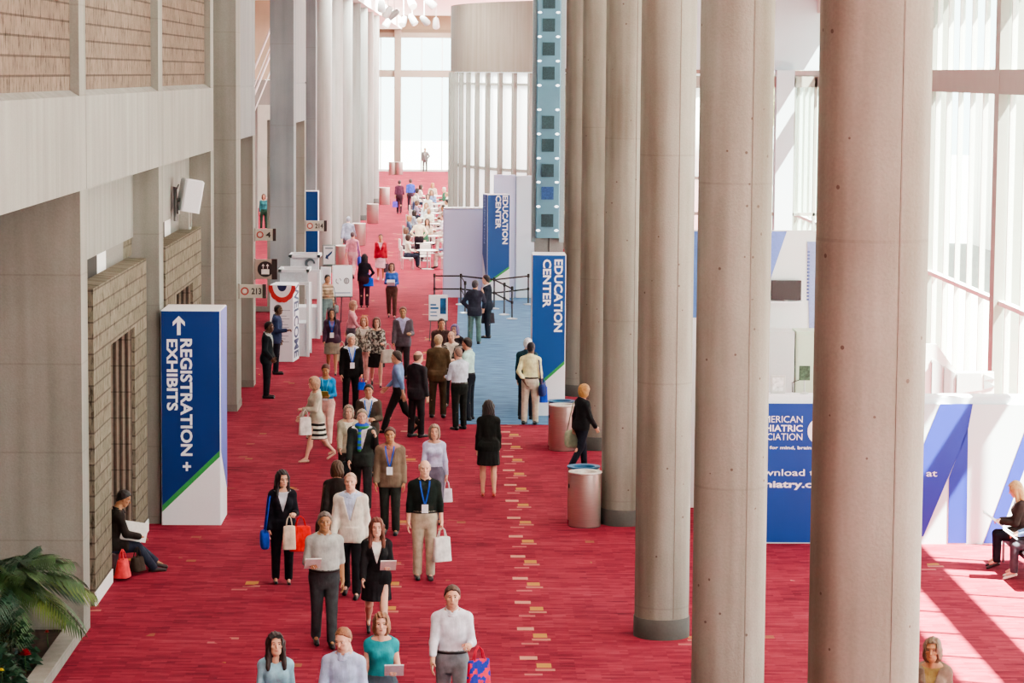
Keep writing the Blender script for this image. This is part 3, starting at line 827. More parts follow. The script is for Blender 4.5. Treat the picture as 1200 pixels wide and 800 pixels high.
# ================================================================== SETTING
CONC = concrete('concrete_wall', '#a09f96', '#bcb9b0', joints=1.19, streak=.55, off=.475, dark=.64)
CONC_L = concrete('concrete_light', '#c2bfb7', '#d8d6ce', joints=None, streak=.6)
CONC_SKYLIT = concrete('concrete_skylit_tint', '#a9b0b6', '#c6ccd0', joints=2.4, streak=.5)  # bluish sky light on the piers is mixed into this concrete colour
COLM = concrete('concrete_column_cast', '#a19a8b', '#cac6ba', joints=3.05, holes=.075, streak=.62, off=1.1, dark=.49)
BLOCK = blockwork('split_face_block', '#a39182', '#958375', '#6f6358')
BLOCK_G = blockwork('split_face_block_buff', '#9c9483', '#8f8776', '#736a5d', .8, .225)
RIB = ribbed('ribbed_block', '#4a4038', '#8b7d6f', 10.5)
CONC_F = concrete('concrete_far', '#b4b2ab', '#d0d0cb', joints=None, streak=.7, dark=.52)
WHITE = plain('#f2f1ee', .6, var=.02)
DARK = plain('#2c2926', .8)
GREYT = plain('#7d7873', .7)
GLASS = glass_mat()
CEIL = 11.9

struct('floor', MB().add([(-40, -10, 0), (11.6, -10, 0), (11.6, 209, 0), (-40, 209, 0)], [(0, 1, 2, 3)]), carpet_mat())
# ceiling of the concourse, lower soffit over the left colonnade
struct('ceiling', MB().box(-5.0, 12.2, -6, 209, CEIL, CEIL+.4), WHITE)
struct('ceiling.001', MB().box(-40, -5.0, -6, 209, 10.85, CEIL+.4), plain('#e9e4dc', .7, var=.02))

struct('wall_left.090', MB().box(-40.4, -40, -6, 209, 0, CEIL), plain('#b8b0a8', .8, scale=1))  # unseen wall added to shut out sky light from the left
struct('wall_front_light_block', MB().box(-40, 12.2, -6.4, -6, 0, CEIL), plain('#8a8580', .8, scale=1))  # unseen wall added behind the camera to block sky light
XW = -5.12
fins = [35.72 - 9.12 + 9.12*k for k in range(0, 4)]        # concrete fins of the left wall, the nearest one out of frame
FIN_T = .62
def slab(name, x0, x1, y0, y1, z0, z1, m, kind='structure'):
    o = MB().box(x0, x1, y0, y1, z0, z1).build(name, m); o['kind'] = kind; return o
finlab = ['', 'first broad concrete fin of the left wall, behind the palm planter', 'second concrete fin of the left wall, behind the registration sign', 'third concrete fin of the left wall, beside the speaker bay']
for k, y in enumerate(fins[1:], 1):
    x0 = -9.0 if k == 1 else -6.6
    o = MB().box(x0, XW, y, y+FIN_T, 0, 5.999).build('concrete_fin', CONC); tag(o, finlab[k], 'wall fin', 'fins of the left wall')
# spandrel beam with its ledge, then recessed block panels divided by thin mullion fins
sp = MB()
ys = [18.0] + [y+FIN_T for y in fins[:4]]
for a, b_ in zip(ys[:-1], ys[1:]):
    sp.box(-6.0, XW, a+.012, b_-.012, 6.0, 7.25)
sp.box(-5.99, XW-.02, 18.0, ys[-1], 6.02, 7.23)
sp.add([(XW, 18, 7.25), (XW, ys[-1], 7.25), (-5.26, ys[-1], 7.34), (-5.26, 18, 7.34)], [(0, 1, 2, 3)])
struct('wall_left', sp, CONC_L)
struct('wall_left.001', MB().box(-6.0, -5.24, 18.0, ys[-1], 7.24, 10.85), BLOCK)
for i, y in enumerate(fins):
    struct('trim_1' if i == 0 else 'trim_1.%03d' % i, MB().box(-5.26, XW, y, y+FIN_T, 7.25, 10.85), CONC)
# bays under the spandrel: hanging panel, block enclosure with a niche, strip of dark, white, grey and block pieces above
for i, y in enumerate(fins[1:3]):
    y0, y1 = y+FIN_T, fins[i+2]
    slab('wall_left_panel', -5.8, -5.55, y0, y1, 4.83, 6.0, CONC_L).name = 'wall_left.%03d' % (10+i)
    slab('w', -7.2, -6.9, y0, y1, 0, 6, GREYT).name = 'wall_left.%03d' % (20+i)
    a, b_ = y+2.1, y+8.4; n0, n1 = y+3.9, y+6.8
    bk = MB().box(-6.5, -5.25, a, n0, 0, 4.53).box(-6.5, -5.25, n1, b_, 0, 4.53).box(-6.5, -5.25, n0, n1, 3.55, 4.53)
    bk.f = bk.f
    o = bk.build('wall_left', BLOCK_G); o['kind'] = 'structure'; o.name = 'wall_left.%03d' % (30+i)
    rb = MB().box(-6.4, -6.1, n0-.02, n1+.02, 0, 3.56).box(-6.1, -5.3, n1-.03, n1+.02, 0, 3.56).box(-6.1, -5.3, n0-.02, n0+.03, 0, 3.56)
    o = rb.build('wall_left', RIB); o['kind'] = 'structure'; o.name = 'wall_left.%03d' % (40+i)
    bb = MB().box(-5.26, -5.235, a-.02, n0, 0, .2).box(-5.26, -5.235, n1, b_+.02, 0, .2)
    struct('baseboard_left', bb, WHITE).name = 'baseboard_left.%03d' % i
    for q, (a0, a1, m_) in enumerate(((.62, 4.9, DARK), (4.9, 5.9, WHITE), (5.9, 8.0, GREYT), (8.0, 9.1, BLOCK_G))):
        struct('trim_2', MB().box(-5.75, -5.575, y+a0, y+a1, 4.53, 4.83), m_)
# square piers and the panels beyond them
def pier(y0, y1, x0, m, label):
    o = MB().box(x0, XW, y0, y1-.002, 0, 10.848).build('concrete_pier', m); tag(o, label, 'pier', 'square piers of the left wall')
    struct('baseboard_left', MB().box(x0-.01, XW+.012, y0-.012, y1+.012, 0, .16), GREYT)
pier(59.9, 61.1, -5.75, CONC, 'full height concrete pier carrying the room 213 blade sign')
pier(79.8, 80.9, -5.82, CONC_SKYLIT, 'full height concrete pier tinted as if skylit, behind the welcome stand')
pier(91.4, 92.1, -5.9, CONC_SKYLIT, 'full height concrete pier tinted as if skylit, behind the far left blue sign tower')
for i, (a, b_) in enumerate(((61.1, 65.3), (80.9, 85.8))):
    pm = concrete('concrete_panel_cool%d' % i, '#bdc1c4', '#d3d6d8', joints=None, streak=.75)
    m_ = MB().box(-5.6, XW, a, b_, 6.06, 7.22).box(-5.6, XW, a, b_, 7.26, 10.85).box(-5.5, XW-.03, a+.01, b_, 7.2, 7.3)
    struct('wall_left', m_, pm).name = 'wall_left.%03d' % (50+i)
    o = MB().box(-7.2 if i == 0 else -6.3, XW, b_-.7, b_, 0, 6.06).build('concrete_fin', CONC)
    tag(o, ['concrete fin past the tall pier, holding the escalator sign', 'narrow concrete fin in front of the far blue sign'][i], 'wall fin', 'fins of the left wall')
    struct('baseboard_left', MB().box(-7.2, XW+.012, b_-.712, b_-.68, 0, .17), GREYT)
# lobby seen through the gap
struct('wall_back', MB().box(-22, -6.9, 150, 150.4, 0, 6.2), plain('#bdbdb2', .8, scale=1))
struct('wall_back.001', MB().box(-30, -6.5, 120, 124, 6.1, 7.2), CONC_L)
struct('wall_back.002', MB().box(-30, -6.5, 126, 126.4, 7.2, 10.85), plain('#d6bda3', .8, scale=1))
for q, (x, w_) in enumerate(((-8.75, .25), (-9.7, .3))):
    o = MB().box(x, x+w_, 121, 121.5, 0, 6.1).build('lobby_column', CONC_L); tag(o, ['slim pale column under the lobby balcony, right of two', 'slim pale column under the lobby balcony, left of two'][q], 'column')
rl = thing('stair_railing', 'white diagonal stair railing above the lobby balcony', 'railing', (-8.6, 119, 7.2))
for q in range(2):
    MB().tube([(-1.2, 0, -.6+q*-1.1), (.5, 0, 3.6+q*-1.1)], .05, 8).build('rail', WHITE, rl)
    MB().tube([(-.9+.0, 0, -.6+q*-1.1), (.8, 0, 3.6+q*-1.1)], .03, 8).build('rail', WHITE, rl)

# ------------------------------------------------------------------ columns
RC = .37
def column(x, y, label, group, r=RC, top=CEIL, mat=None):
    t = thing('concrete_column', label, 'column', (x, y, 0), 0, group)
    sh = MB().lathe([(r, .0), (r, top)], 40, cap=False); o = sh.build('shaft', mat or COLM, t, True)
    MB().lathe([(r+.012, 0), (r+.012, .27), (r+.002, .275)], 40, cap=False).build('base_band', plain('#4a4743', .7), t, True)
    if r < .375:
        a = R(-90+21); m = MB().cbox(((r+.0005)*math.cos(a), (r+.0005)*math.sin(a), top/2+.14), (.006, .011, top-.3), a); m.build('casting_seam', plain('#6f665d', .8), t)
    return t
cols = ['nearest and widest round concrete column, at the right', 'second round concrete column from the right, its base out of frame', 'third round concrete column from the right, base visible',
        'round concrete column standing behind the front pair of steel bins', 'fifth round concrete column, beyond the far steel bins', 'sixth round concrete column, half hidden next to the grey pier']
for k in range(6):
    column(2.688, 17.743+9.1228*k, cols[k], 'right hand row of round columns')
for k in range(7):
    column(-5.47, 101.8+9.12*k, 'round concrete column %s of the far left colonnade' % ['nearest the viewer', 'second from the front', 'third from the front', 'in the middle', 'third from the back', 'second from the back', 'farthest from the viewer'][k], 'far left colonnade', .38, 10.85, CONC_F)
# grey steel pier with the lit metal panel tower
o = MB().box(1.56, 2.2, 60.9, 61.5, 0, CEIL).build('steel_pier', plain('#8b8d8b', .5)); tag(o, 'flat grey steel pier behind the near education centre sign', 'pier')
struct('trim_3', MB().box(1.865, 1.885, 60.88, 60.9, 0, 4), DARK)
PT = thing('light_tower', 'tall blue-grey metal light panel with square perforated insets on the pier', 'light panel', (1.83, 60.6, 3.9))
px_w = 60.6/F_PX
TW = .27
MB().bbox(-TW, TW, -.1, .28, 0, 7.6, .02).build('panel', plain('#5f8699', .4, .2, var=.06, scale=3), PT)
MB().box(-TW-.09, -TW, .0, .28, -.1, 7.7).build('side_channel', plain('#7c8a90', .4, .5), PT)
MB().box(TW, TW+.1, .0, .28, -.1, 7.7).build('side_channel', plain('#97a7ac', .4, .5), PT)
for q, yy in enumerate((258, 226, 199.5, 0, 170, 143, 0, 85.5, 57, 29, 2)):
    if not yy: continue
    c = WY(647, yy, 60.48)
    MB().box(-.145, .13, -.125, -.1, c.z-3.9-.15, c.z-3.9+.14).build('perforated_inset', plain('#2f464d' if q != 1 else '#2f4f80', .5, .2, var=.35, scale=60), PT)
for yy in (270, 242, 213.5, 185.5, 157, 128.5, 100, 71.5, 43, 14.5):
    c = WY(647, yy, 60.48)
    for q in (-1, 1):
        MB().lathe([(.035, -.012), (.035, .012)], 10).xf(Matrix.Translation((q*.205-.005, -.112, c.z-3.9)) @ Matrix.Rotation(R(90), 4, 'X') @ Matrix.Diagonal((1.3, .7, 1, 1))).build('light_dot', plain('#f2fbff', .3, emit=2.2), PT)

# ------------------------------------------------------------------ curved drum on the right, far down the concourse
CX, CYd, RD = 19.2, 130.0, 20.0
def arc(r, z0, z1, a0, a1, n, th):
    m = MB(); vs = []
    for i in range(n+1):
        a = a0+(a1-a0)*i/n
        for rr in (r, r-th):
            for z in (z0, z1): vs.append((CX-rr*math.cos(a), CYd-rr*math.sin(a), z))
    fs = []
    for i in range(n):
        p, q = 4*i, 4*i+4
        fs += [(p, q, q+1, p+1), (p+2, p+3, q+3, q+2), (p+1, q+1, q+3, p+3), (p, p+2, q+2, q)]
    return m.add(vs, fs)
struct('wall_drum', arc(RD, 7.62, 10.75, -1.0, 1.2, 60, .5), concrete('concrete_drum', '#978372', '#a9968a', joints=None, streak=.75, dark=.42), None, 'auto').name = 'wall_right'
wd = thing('window_1', None, None); wd['kind'] = 'structure'
fr = MB()
FROST_GLOW = plain('#f6f8f6', .35, var=.015, emit=1.5)  # emission stands in for a lit room behind the frosted panes
for k in range(-8, 19):
    a = .045+.0625*k; px_, py_ = CX-RD*math.cos(a), CYd-RD*math.sin(a)
    fr.cbox((px_, py_, 3.8), (.2, .17, 7.6), a)
fr.build('window_frame', plain('#7f7a72', .5), wd)
arc(RD-.06, 3.2, 3.34, -.5, 1.2, 50, .12).build('transom', plain('#8f8c84', .5), wd)
arc(RD-.06, 7.02, 7.14, -.5, 1.2, 50, .12).build('transom', plain('#8f8c84', .5), wd)
arc(RD-.2, 0, 7.62, -.5, 1.2, 50, .02).build('pane', FROST_GLOW, wd, True)

# ------------------------------------------------------------------ far end wall with glazing
YE = 207.0
struct('wall_far', MB().box(-30, 24, YE, YE+.5, 10.85, CEIL), plain('#7a6653', .8, scale=1))
struct('wall_far.001', MB().box(-30, 24, YE-.05, YE+.4, 10.6, 10.85), plain('#6b5a4a', .8))
w2 = thing('window_2', None, None); w2['kind'] = 'structure'
fr = MB()
def xat(px_, Y): return WY(px_, 120, Y).x
fr.box(xat(462, YE), xat(470, YE), YE-.3, YE+.3, 0, 10.8)
fr.box(xat(300, YE), xat(310, YE), YE-.3, YE+.3, 0, 10.8)
fr.box(-30, 24, YE-.1, YE+.2, 7.2, 7.75); fr.box(-30, 24, YE-.1, YE+.2, 10.2, 10.6)
fr.build('window_frame', plain('#84776a', .6), w2)
th_ = MB()
for p in (446, 494, 518, 542): th_.box(xat(p, YE)-.04, xat(p, YE)+.04, YE-.05, YE+.1, 0, 10.3)
th_.box(-30, 24, YE-.04, YE+.1, 0, .15).build('mullion', plain('#cfd2ce', .5), w2)
MB().box(-30, 24, YE+.0, YE+.02, 0, 10.3).build('pane', GLASS, w2)

# ------------------------------------------------------------------ right hall: window wall, end wall
XR = 11.6
w3 = thing('window_3', None, None); w3['kind'] = 'structure'
fr = MB(); FRM = plain('#96938a', .55, var=.03, scale=2)
for k in range(-4, 6):
    y = 48.8+9.12*(k-0)
    fr.box(XR-.15, XR+.5, y-.45+.45, y+.5, 0, CEIL)
fr.box(XR-.14, XR+.21, 10, 96, 7.22, 7.75)
fr.build('window_frame', FRM, w3)
ml = MB()
for i in range(58):
    y = 10.2+1.52*i; ml.box(XR-.02, XR+.1, y-.03, y+.03, 0, CEIL)
ml.box(XR-.05, XR+.12, 10, 96, 2.66, 2.76).box(XR-.05, XR+.12, 10, 96, 0, .12)
ml.build('mullion', plain('#dcdad4', .5), w3)
MB().box(XR+.03, XR+.05, 10, 96, 0, CEIL).build('pane', GLASS, w3)
struct('wall_right.001', MB().box(XR-.2, XR+.5, 10, 96, 9.6, CEIL), plain('#ddd8d0', .7, scale=1))
YB = 88.0
struct('wall_back.003', MB().box(2.5, XR+.5, YB, YB+.4, 7.75, CEIL).box(10.08, 10.66, YB-.3, YB+.4, 0, 7.75), plain('#c2ccd4', .7, var=.03, scale=.6))
w4 = thing('window_4', None, None); w4['kind'] = 'structure'
fr = MB().box(2.5, XR, YB, YB+.25, 7.2, 7.55).box(2.5, XR, YB, YB+.2, 3.0, 3.1).box(2.5, XR, YB, YB+.2, 0, .15)
for x in (4.0, 5.6, 7.3, 8.7, 10.7, 11.4): fr.box(x-.04, x+.04, YB, YB+.2, 0, 7.5)
fr.build('window_frame', FRM, w4)
MB().box(2.5, XR, YB+.08, YB+.1, 0, 7.6).build('pane', GLASS, w4)
# outside
struct('ground_outside', MB().box(11.6, 70, -20, 260, -.3, -.005).box(-40, 11.6, 209, 300, -.3, -.005), plain('#98968f', .9, scale=.3))
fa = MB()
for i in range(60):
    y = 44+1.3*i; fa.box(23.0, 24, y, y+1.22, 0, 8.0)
o = fa.build('neighbouring_building', plain('#f4f2ec', .8, var=.03, scale=2, emit=.35)); tag(o, 'white fluted building front outside the right hand windows', 'building')  # weak emission puts daylight brightness into the facade itself
o = MB().box(6, 20, 124, 126, 0, 5.2).box(6, 20, 123.4, 124, 2.2, 2.5).box(6, 20, 123.4, 124, 4.2, 4.5).build('distant_building', plain('#cfdedb', .8, var=.05, scale=1)); tag(o, 'pale grey-green building outside the end window', 'building')
tr = thing('tree', 'green leafy tree outside the end window of the right hall', 'tree', (14.0, 114, 0))
MB().tube([(0, 0, 0), (.1, .1, 3), (.3, 0, 5.5)], [.2, .15, .06], 8).build('trunk', plain('#6b5a48', .9), tr)
lf = MB()
for i in range(900):
    c = Vector(rng.normal(0, 1, 3)); c = c.normalized()*(rng.random()**.4)
    c = Vector((c.x*2.2, c.y*2.0, 6.3+c.z*1.7)); a = Vector(rng.normal(0, 1, 3)).normalized()*.16; b_ = Vector(rng.normal(0, 1, 3)).normalized()*.1
    lf.add([c-a, c+b_, c+a, c-b_], [(0, 1, 2, 3)])
lf.build('foliage', plain('#8f9a5c', .8, var=.3, scale=3), tr)

# ceiling track lights
trk = thing('light_track', 'white ceiling track that carries the spotlights', 'track', (-1.9, 128, CEIL))
MB().box(-3.0, 3.2, -.04, .04, -.5, -.44).build('rail', WHITE, trk)
for q in (-2.6, 0, 2.8): MB().box(q-.02, q+.02, -.02, .02, -.44, 0).build('hanger', WHITE, trk)
spots = [(447, 5, 120), (455, 13, 128), (462, 16, 131), (455, 25, 138), (473, 24, 138), (482, 3, 120), (483, 22, 138), (503, 2, 120), (497, 23, 140), (511, 26, 142)]
for i, (px_, py_, Y) in enumerate(spots):
    p = WY(px_, py_, Y)
    t = thing('ceiling_spotlight', None, 'spotlight', p, 0, 'ceiling spotlights')
    t['label'] = 'small ceiling spotlight, ' + ['first from the left', 'second from the left, upper of a close pair', 'third from the left, lower of a close pair', 'low one at the left end, hanging in front of the far lintel', 'middle one aimed at the far lintel', 'grey one near the top edge in the middle', 'pale one beside the middle of the lintel', 'rightmost one at the very top edge', 'tilted one over the far lintel, right of centre', 'lowest one at the right, next to the drum'][i]
    rx = R(35+10*(i % 3)); rz = R(40*i)
    M = Matrix.Rotation(rz, 4, 'Z') @ Matrix.Rotation(rx, 4, 'X')
    MB().lathe([(.17, -.34), (.19, -.3), (.17, .0), (.13, .22), (.06, .28)], 14).xf(M).build('lamp_head', plain('#d9d6d2' if i % 2 else '#a9a6a4', .4), t, 'auto')
    MB().lathe([(.15, -.345), (.15, -.335)], 14).xf(M).build('lens', plain('#fff6e8', .3, emit=1.5), t)
    MB().tube([(0, 0, .1), (0, 0, CEIL-p.z)], .022, 6).build('stem', WHITE, t)
rg = MB().tube([(0.9*math.cos(a), .9*math.sin(a), 0) for a in np.linspace(0, 2*math.pi, 25)], .05, 6)
p = WY(535, 4, 117); p.z = 11.05; t = thing('ring_light', 'thin ring shaped ceiling fixture beside the top of the drum', 'ceiling light', (p.x, p.y, p.z))
rg.build('ring', plain('#b8b6b2', .4, .6), t); MB().tube([(0.9, 0, 0), (.9, 0, CEIL-p.z-.01)], .015, 6).build('stem', WHITE, t)
# ================================================================== THINGS
BLUE = plain('#0a3276', .45, var=.03, scale=2)
BLUE2 = plain('#0d4a8c', .45, var=.03, scale=2)
GREEN = plain('#3f9a52', .45)
SIGNW = plain('#eceef2', .5, var=.02)
LETT = plain('#f4f5f8', .5, var=.01)

def sign_tower(label, x0, x1, y0, dep, h, lines, blue, arrow=False, diag=(.30, .13), band=.03, side=None, top_inset=0.0, sidetext=None):
    """square sign tower; front faces -Y. lines = [(text, v centre (0..1 across), top z, bottom z, cap height)]"""
    w = x1-x0; t = thing('sign_tower', label, 'sign', (x0, y0, 0))
    body = MB().bbox(0, w, 0, dep, 0, h, .012); body.build('sign_body', SIGNW, t)
    zl, zr = h*diag[1], h*diag[0]            # diagonal: left low, right high
    b = .006
    MB().prism([(.012, zl), (w-.012, zr), (w-.012, h-.015), (.012, h-.015)], -b, .001).build('blue_face', blue, t)
    MB().prism([(.012, zl-h*band), (w-.012, zr-h*band), (w-.012, zr), (.012, zl)], -b-.002, .001).build('green_stripe', GREEN, t)
    # side faces carry the same blue
    zs = zr if side == 'r' else zl
    if side == 'r':
        m = MB().prism([(.02, zr), (dep-.02, h*.13), (dep-.02, h-.015), (.02, h-.015)], -.006, 0.0); m.xf(Matrix.Translation((w+.0, 0, 0)) @ Matrix.Rotation(R(90), 4, 'Z')); m.build('side_face', plain('#5f6fc4', .4), t)
    if side == 'l':
        m = MB().prism([(.02, zl), (dep-.02, zl+.25*h), (dep-.02, h-.015), (.02, h-.015)], 0, .006); m.xf(Matrix.Translation((.0, 0, 0)) @ Matrix.Rotation(R(90), 4, 'Z')); m.build('side_face', blue, t)
    for txt, xc, z0, z1, cap in lines:
        lettering(MB(), txt, (xc-cap/2, -b-.004, z0), (0, 0, -1), (1, 0, 0), z0-z1, cap, .03).build('lettering', LETT, t)
    if sidetext:
        L = MB()
        for txt, yc, z0, z1, cap in sidetext: lettering(L, txt, (-.012, yc+cap/2, z0), (0, 0, -1), (0, -1, 0), z0-z1, cap, .02)
        L.build('side_lettering', plain('#8fa6d8', .5), t)
    if arrow:
        ax, az, s = arrow
        MB().prism([(ax-.03*s, az-.16*s), (ax+.03*s, az-.16*s), (ax+.03*s, az+.06*s), (ax+.1*s, az-.01*s), (ax+.1*s, az+.06*s), (ax, az+.16*s), (ax-.1*s, az+.06*s), (ax-.1*s, az-.01*s), (ax-.03*s, az+.06*s)], -b-.004, -b).build('arrow', LETT, t)
    return t
def zat(py, Y, px=600): return WY(px, py, Y).z
# registration sign
YS = 44.72; x0 = -5.09; x1 = WY(258.5, 480, YS).x
f = lambda px: WY(px, 470, YS).x-x0
sign_tower('tall blue and white sign tower with an up arrow, pointing to registration and exhibits', x0, x1, YS, 1.15, 3.62,
           [('REGISTRATION +', f(218.5), zat(399, YS), zat(553.5, YS), .2), ('EXHIBITS', f(202), zat(399.5, YS), zat(483, YS), .185)], BLUE, (f(210), zat(383.5, YS), 1.0),
           diag=(zat(529, YS)/3.62, zat(594, YS)/3.62), side='r')
# near education sign
YS = 59.4; a = WY(623, 400, YS).x; b_ = WY(662.5, 400, YS).x; f = lambda px, py=380: WY(px, py, YS).x-a
sign_tower('tall blue education center sign tower nearer the viewer, beside the grey pier', a, b_, YS, .9, 3.6,
           [('EDUCATION', f(654.3, 345), zat(303.5, YS), zat(388.5, YS), .19), ('CENTER', f(641, 330), zat(303.5, YS), zat(360, YS), .185)], BLUE2,
           diag=(zat(422, YS)/3.6, zat(456, YS)/3.6), band=.022)
# far education sign against the white wall
YS = 89.9; a = WY(571, 280, YS).x; b_ = WY(598, 280, YS).x; f = lambda px, py=260: WY(px, py, YS).x-a
FS = sign_tower('far blue education center sign tower in front of the white booth wall', a, b_, YS, .8, 3.55,
           [('EDUCATION', f(592.3), zat(229, YS), zat(286, YS), .19), ('CENTER', f(584), zat(229, YS), zat(268, YS), .185)], BLUE2,
           diag=(zat(312, YS)/3.55, zat(330, YS)/3.55), band=.022, side='l', sidetext=[('EDUCATION', .42, zat(229, YS), zat(286, YS), .2)])
FS.rotation_euler = (0, 0, R(11)); FS.location.y -= .12
# far left blue sign
YS = 90.6; sign_tower('narrow plain blue sign tower on the left beyond the room 214 sign', -5.88, WY(374, 280, YS).x, YS-.6, .55, 3.62, [], plain('#0a4180', .45), diag=(.4, .2))
# sign half hidden behind the columns
YS = 49.5; sign_tower('blue sign tower almost hidden between the second and third columns', WY(796, 450, YS).x, WY(824, 450, YS).x+.35, YS, .9, 3.62, [], plain('#26467f', .5), diag=(.47, .3))

# room blade signs, mounted square to the wall
def blade(label, xa, xb, Y, z0, z1, txt, icon='ring', plate='#b9b4a8'):
    t = thing('blade_sign', label, 'sign', (xa, Y, (z0+z1)/2)); w = xb-xa; hh = z1-z0; c = hh*.28
    MB().bbox(0, w-c, -.03, .03, -hh/2, hh/2, .004).build('plate', plain(plate, .5, var=.03), t)
    MB().box(w-c, w, -.04, .04, -hh/2-.01, hh/2+.01).build('end_cap', plain('#3a2d2b', .5), t)
    y = -.036
    if icon == 'ring':
        ic = MB(); r = hh*.3; cx = hh*.42; vs = []; n = 24
        for i in range(n):
            a = 2*math.pi*i/n; vs += [(cx+r*math.cos(a), y, r*math.sin(a)), (cx+.68*r*math.cos(a), y, .68*r*math.sin(a))]
        ic.add(vs, [(2*i, 2*((i+1) % n), 2*((i+1) % n)+1, 2*i+1) for i in range(n)]); ic.build('ring_symbol', plain('#a53a35', .5), t)
        MB().prism([(cx-.3*r, -.35*r), (cx+.3*r, -.35*r), (cx+.3*r, .35*r), (cx-.3*r, .35*r)], y, y+.004).build('ring_centre', plain('#e4c9c2', .5), t)
        L = MB(); lettering(L, txt, (hh*.92, y, -hh*.24), (1, 0, 0), (0, 0, 1), min(w-c-hh*1.0, hh*.36*len(txt)+.02), hh*.48, .03); L.build('lettering', plain('#332c2a', .5), t)
    else:
        cx = w*.46; r = hh*.4; n = 28
        MB().add([(cx+r*math.cos(2*math.pi*i/n), y, r*math.sin(2*math.pi*i/n)) for i in range(n)], [tuple(range(n))]).build('disc', plain('#2f2526', .5), t)
        g = MB(); y -= .004
        g.prism([(cx-.5*r, -.65*r), (cx+.5*r, -.65*r), (cx+.5*r, 0), (cx-.5*r, 0)], y, y+.003)
        for q in (-.28, .28):
            g.prism([(cx+q*r-.05*r, .08*r), (cx+q*r+.05*r, .08*r), (cx+q*r+.05*r, .4*r), (cx+q*r+.2*r, .4*r), (cx+q*r, .7*r), (cx+q*r-.2*r, .4*r), (cx+q*r-.05*r, .4*r)], y, y+.003)
        g.build('lift_symbol', plain('#efe9e4', .5), t)
    MB().box(-.02, .01, -.05, .05, -hh/2-.02, hh/2+.02).build('wall_bracket', plain('#8d8880', .5), t)
    return t
blade('grey room 213 blade sign with a red ring, on the left pier', XW+.02, WY(312, 343, 60.4).x, 60.4, zat(350.5, 60.4), zat(335, 60.4), '213')
blade('small grey room 214 blade sign in front of the far blue tower', XW+.02, WY(383, 266, 85.4).x, 85.4, zat(272, 85.4), zat(260, 85.4), '214')
blade('grey blade sign with the number 4, above the lift sign', XW+.02, WY(323.5, 277, 65.0).x, 65.0, zat(283.5, 65), zat(270, 65), '4')
blade('brown-edged lift symbol blade sign under the number 4 sign', XW+.02, WY(325, 316, 65.0).x, 65.0, zat(328.5, 65), zat(305.5, 65), '', 'lift', '#a8958a')

# loudspeaker panel and camera in the second bay
t = thing('screen_box', 'white tilted projector box bracketed on the wall above the second block enclosure', 'projector', WX(213, 228, -5.36), R(18))
MB().bbox(-.02, .34, -.26, .26, -.3, .32, .03).xf(Matrix.Rotation(R(10), 4, 'Y')).build('housing', SIGNW, t)
MB().tube([(-.12, 0, -.1), (0, 0, -.1)], .04, 8).build('bracket', plain('#5c5a58', .5), t)
MB().box(-.14, -.11, -.1, .1, -.5, .15).build('wall_plate', plain('#8d8c8a', .5), t)
MB().tube([(-.1, -.2, .2), (-.16, -.25, .1), (-.14, -.25, -.2), (-.1, -.1, -.35)], .012, 6).build('cable', DARK, t)
p = WX(215, 270, -5.5)
t = thing('loudspeaker', 'small grey loudspeaker with a yellowish cap standing on the block ledge', 'speaker', (-5.5, p.y, 4.53))
MB().bbox(-.14, .14, -.17, .17, 0, .42, .02).build('cabinet', plain('#a7a49b', .6), t)
MB().box(.14, .155, -.13, .13, .05, .36).build('grille', plain('#77756e', .8, var=.3, scale=80), t)
MB().tube([(0, 0, .42), (.02, 0, .56)], .05, 8).build('neck', plain('#d8d6cf', .6), t)
MB().bbox(-.05, .3, -.15, .15, .56, .62, .01).build('cap', plain('#b3a66a', .6), t)

# ------------------------------------------------------------------ bins
STEEL = brushed()
def bin_(label, x, y, lid, r=.27, h=.93, group='steel litter bins'):
    t = thing('litter_bin', label, 'bin', (x, y, 0), 0, group)
    MB().lathe([(r*.97, 0), (r, .02), (r, h-.03)], 36, cap=False).build('drum', STEEL, t, 'auto')
    MB().lathe([(r, h-.03), (r+.015, h-.015), (r+.012, h), (r*.72, h-.005), (r*.66, h-.06), (r*.6, h-.3)], 36, cap=False).build('rim' if lid != 'blue' else 'recycling_lid', plain('#d9d4cd', .35, .3) if lid != 'blue' else plain('#2f6f97', .4), t, 'auto')
    MB().lathe([(r*.62, h-.3), (.001, h-.3)], 24, cap=False).build('liner', DARK, t)
    MB().lathe([(r*.985, -.0), (r*.985, .035)], 36, cap=False).build('foot_ring', plain('#5d5955', .5, .5), t)
    if lid == 'steel': MB().box(-r-.012, -r+.02, -.05, .05, h-.28, h-.22).build('latch', DARK, t)
    return t
bins = [(686, 619, 'steel', 'steel litter bin nearest the viewer, beside the fourth column'), (686.5, 0, 'blue', 'steel recycling bin with a blue lid, just behind the nearest bin'),
        (659.5, 529, 'steel', 'far steel litter bin by the education sign, in front of its twin'), (659, 0, 'blue', 'far steel recycling bin with blue lid behind its twin by the education sign')]
prev = None
for px_, py_, lid, lab in bins:
    if py_: p = W(px_, py_); p.y += .27; prev = p
    else: p = prev + Vector((0.0, .62, 0))
    bin_(lab, p.x, p.y, lid)
for px_, py_, lab in ((448, 240, 'far left steel bin in the back pair against the colonnade'), (434, 262, 'steel bin in the middle of the far left colonnade'), (421, 288, 'steel bin at the near end of the far left colonnade'),
                      (399.5, 318, 'steel bin behind the easels, beside the nearest colonnade column')):
    p = W(px_-2, py_); bin_(lab, max(p.x, -4.72), p.y+.3, 'steel', .3, .98, 'far left bins')
for px_, lab in ((463, 'leftmost of the two bins in front of the far window'), (471, 'rightmost of the two bins in front of the far window')):
    p = W(px_, 200); bin_(lab, p.x, 200, 'steel', .27, .95, 'far window bins')

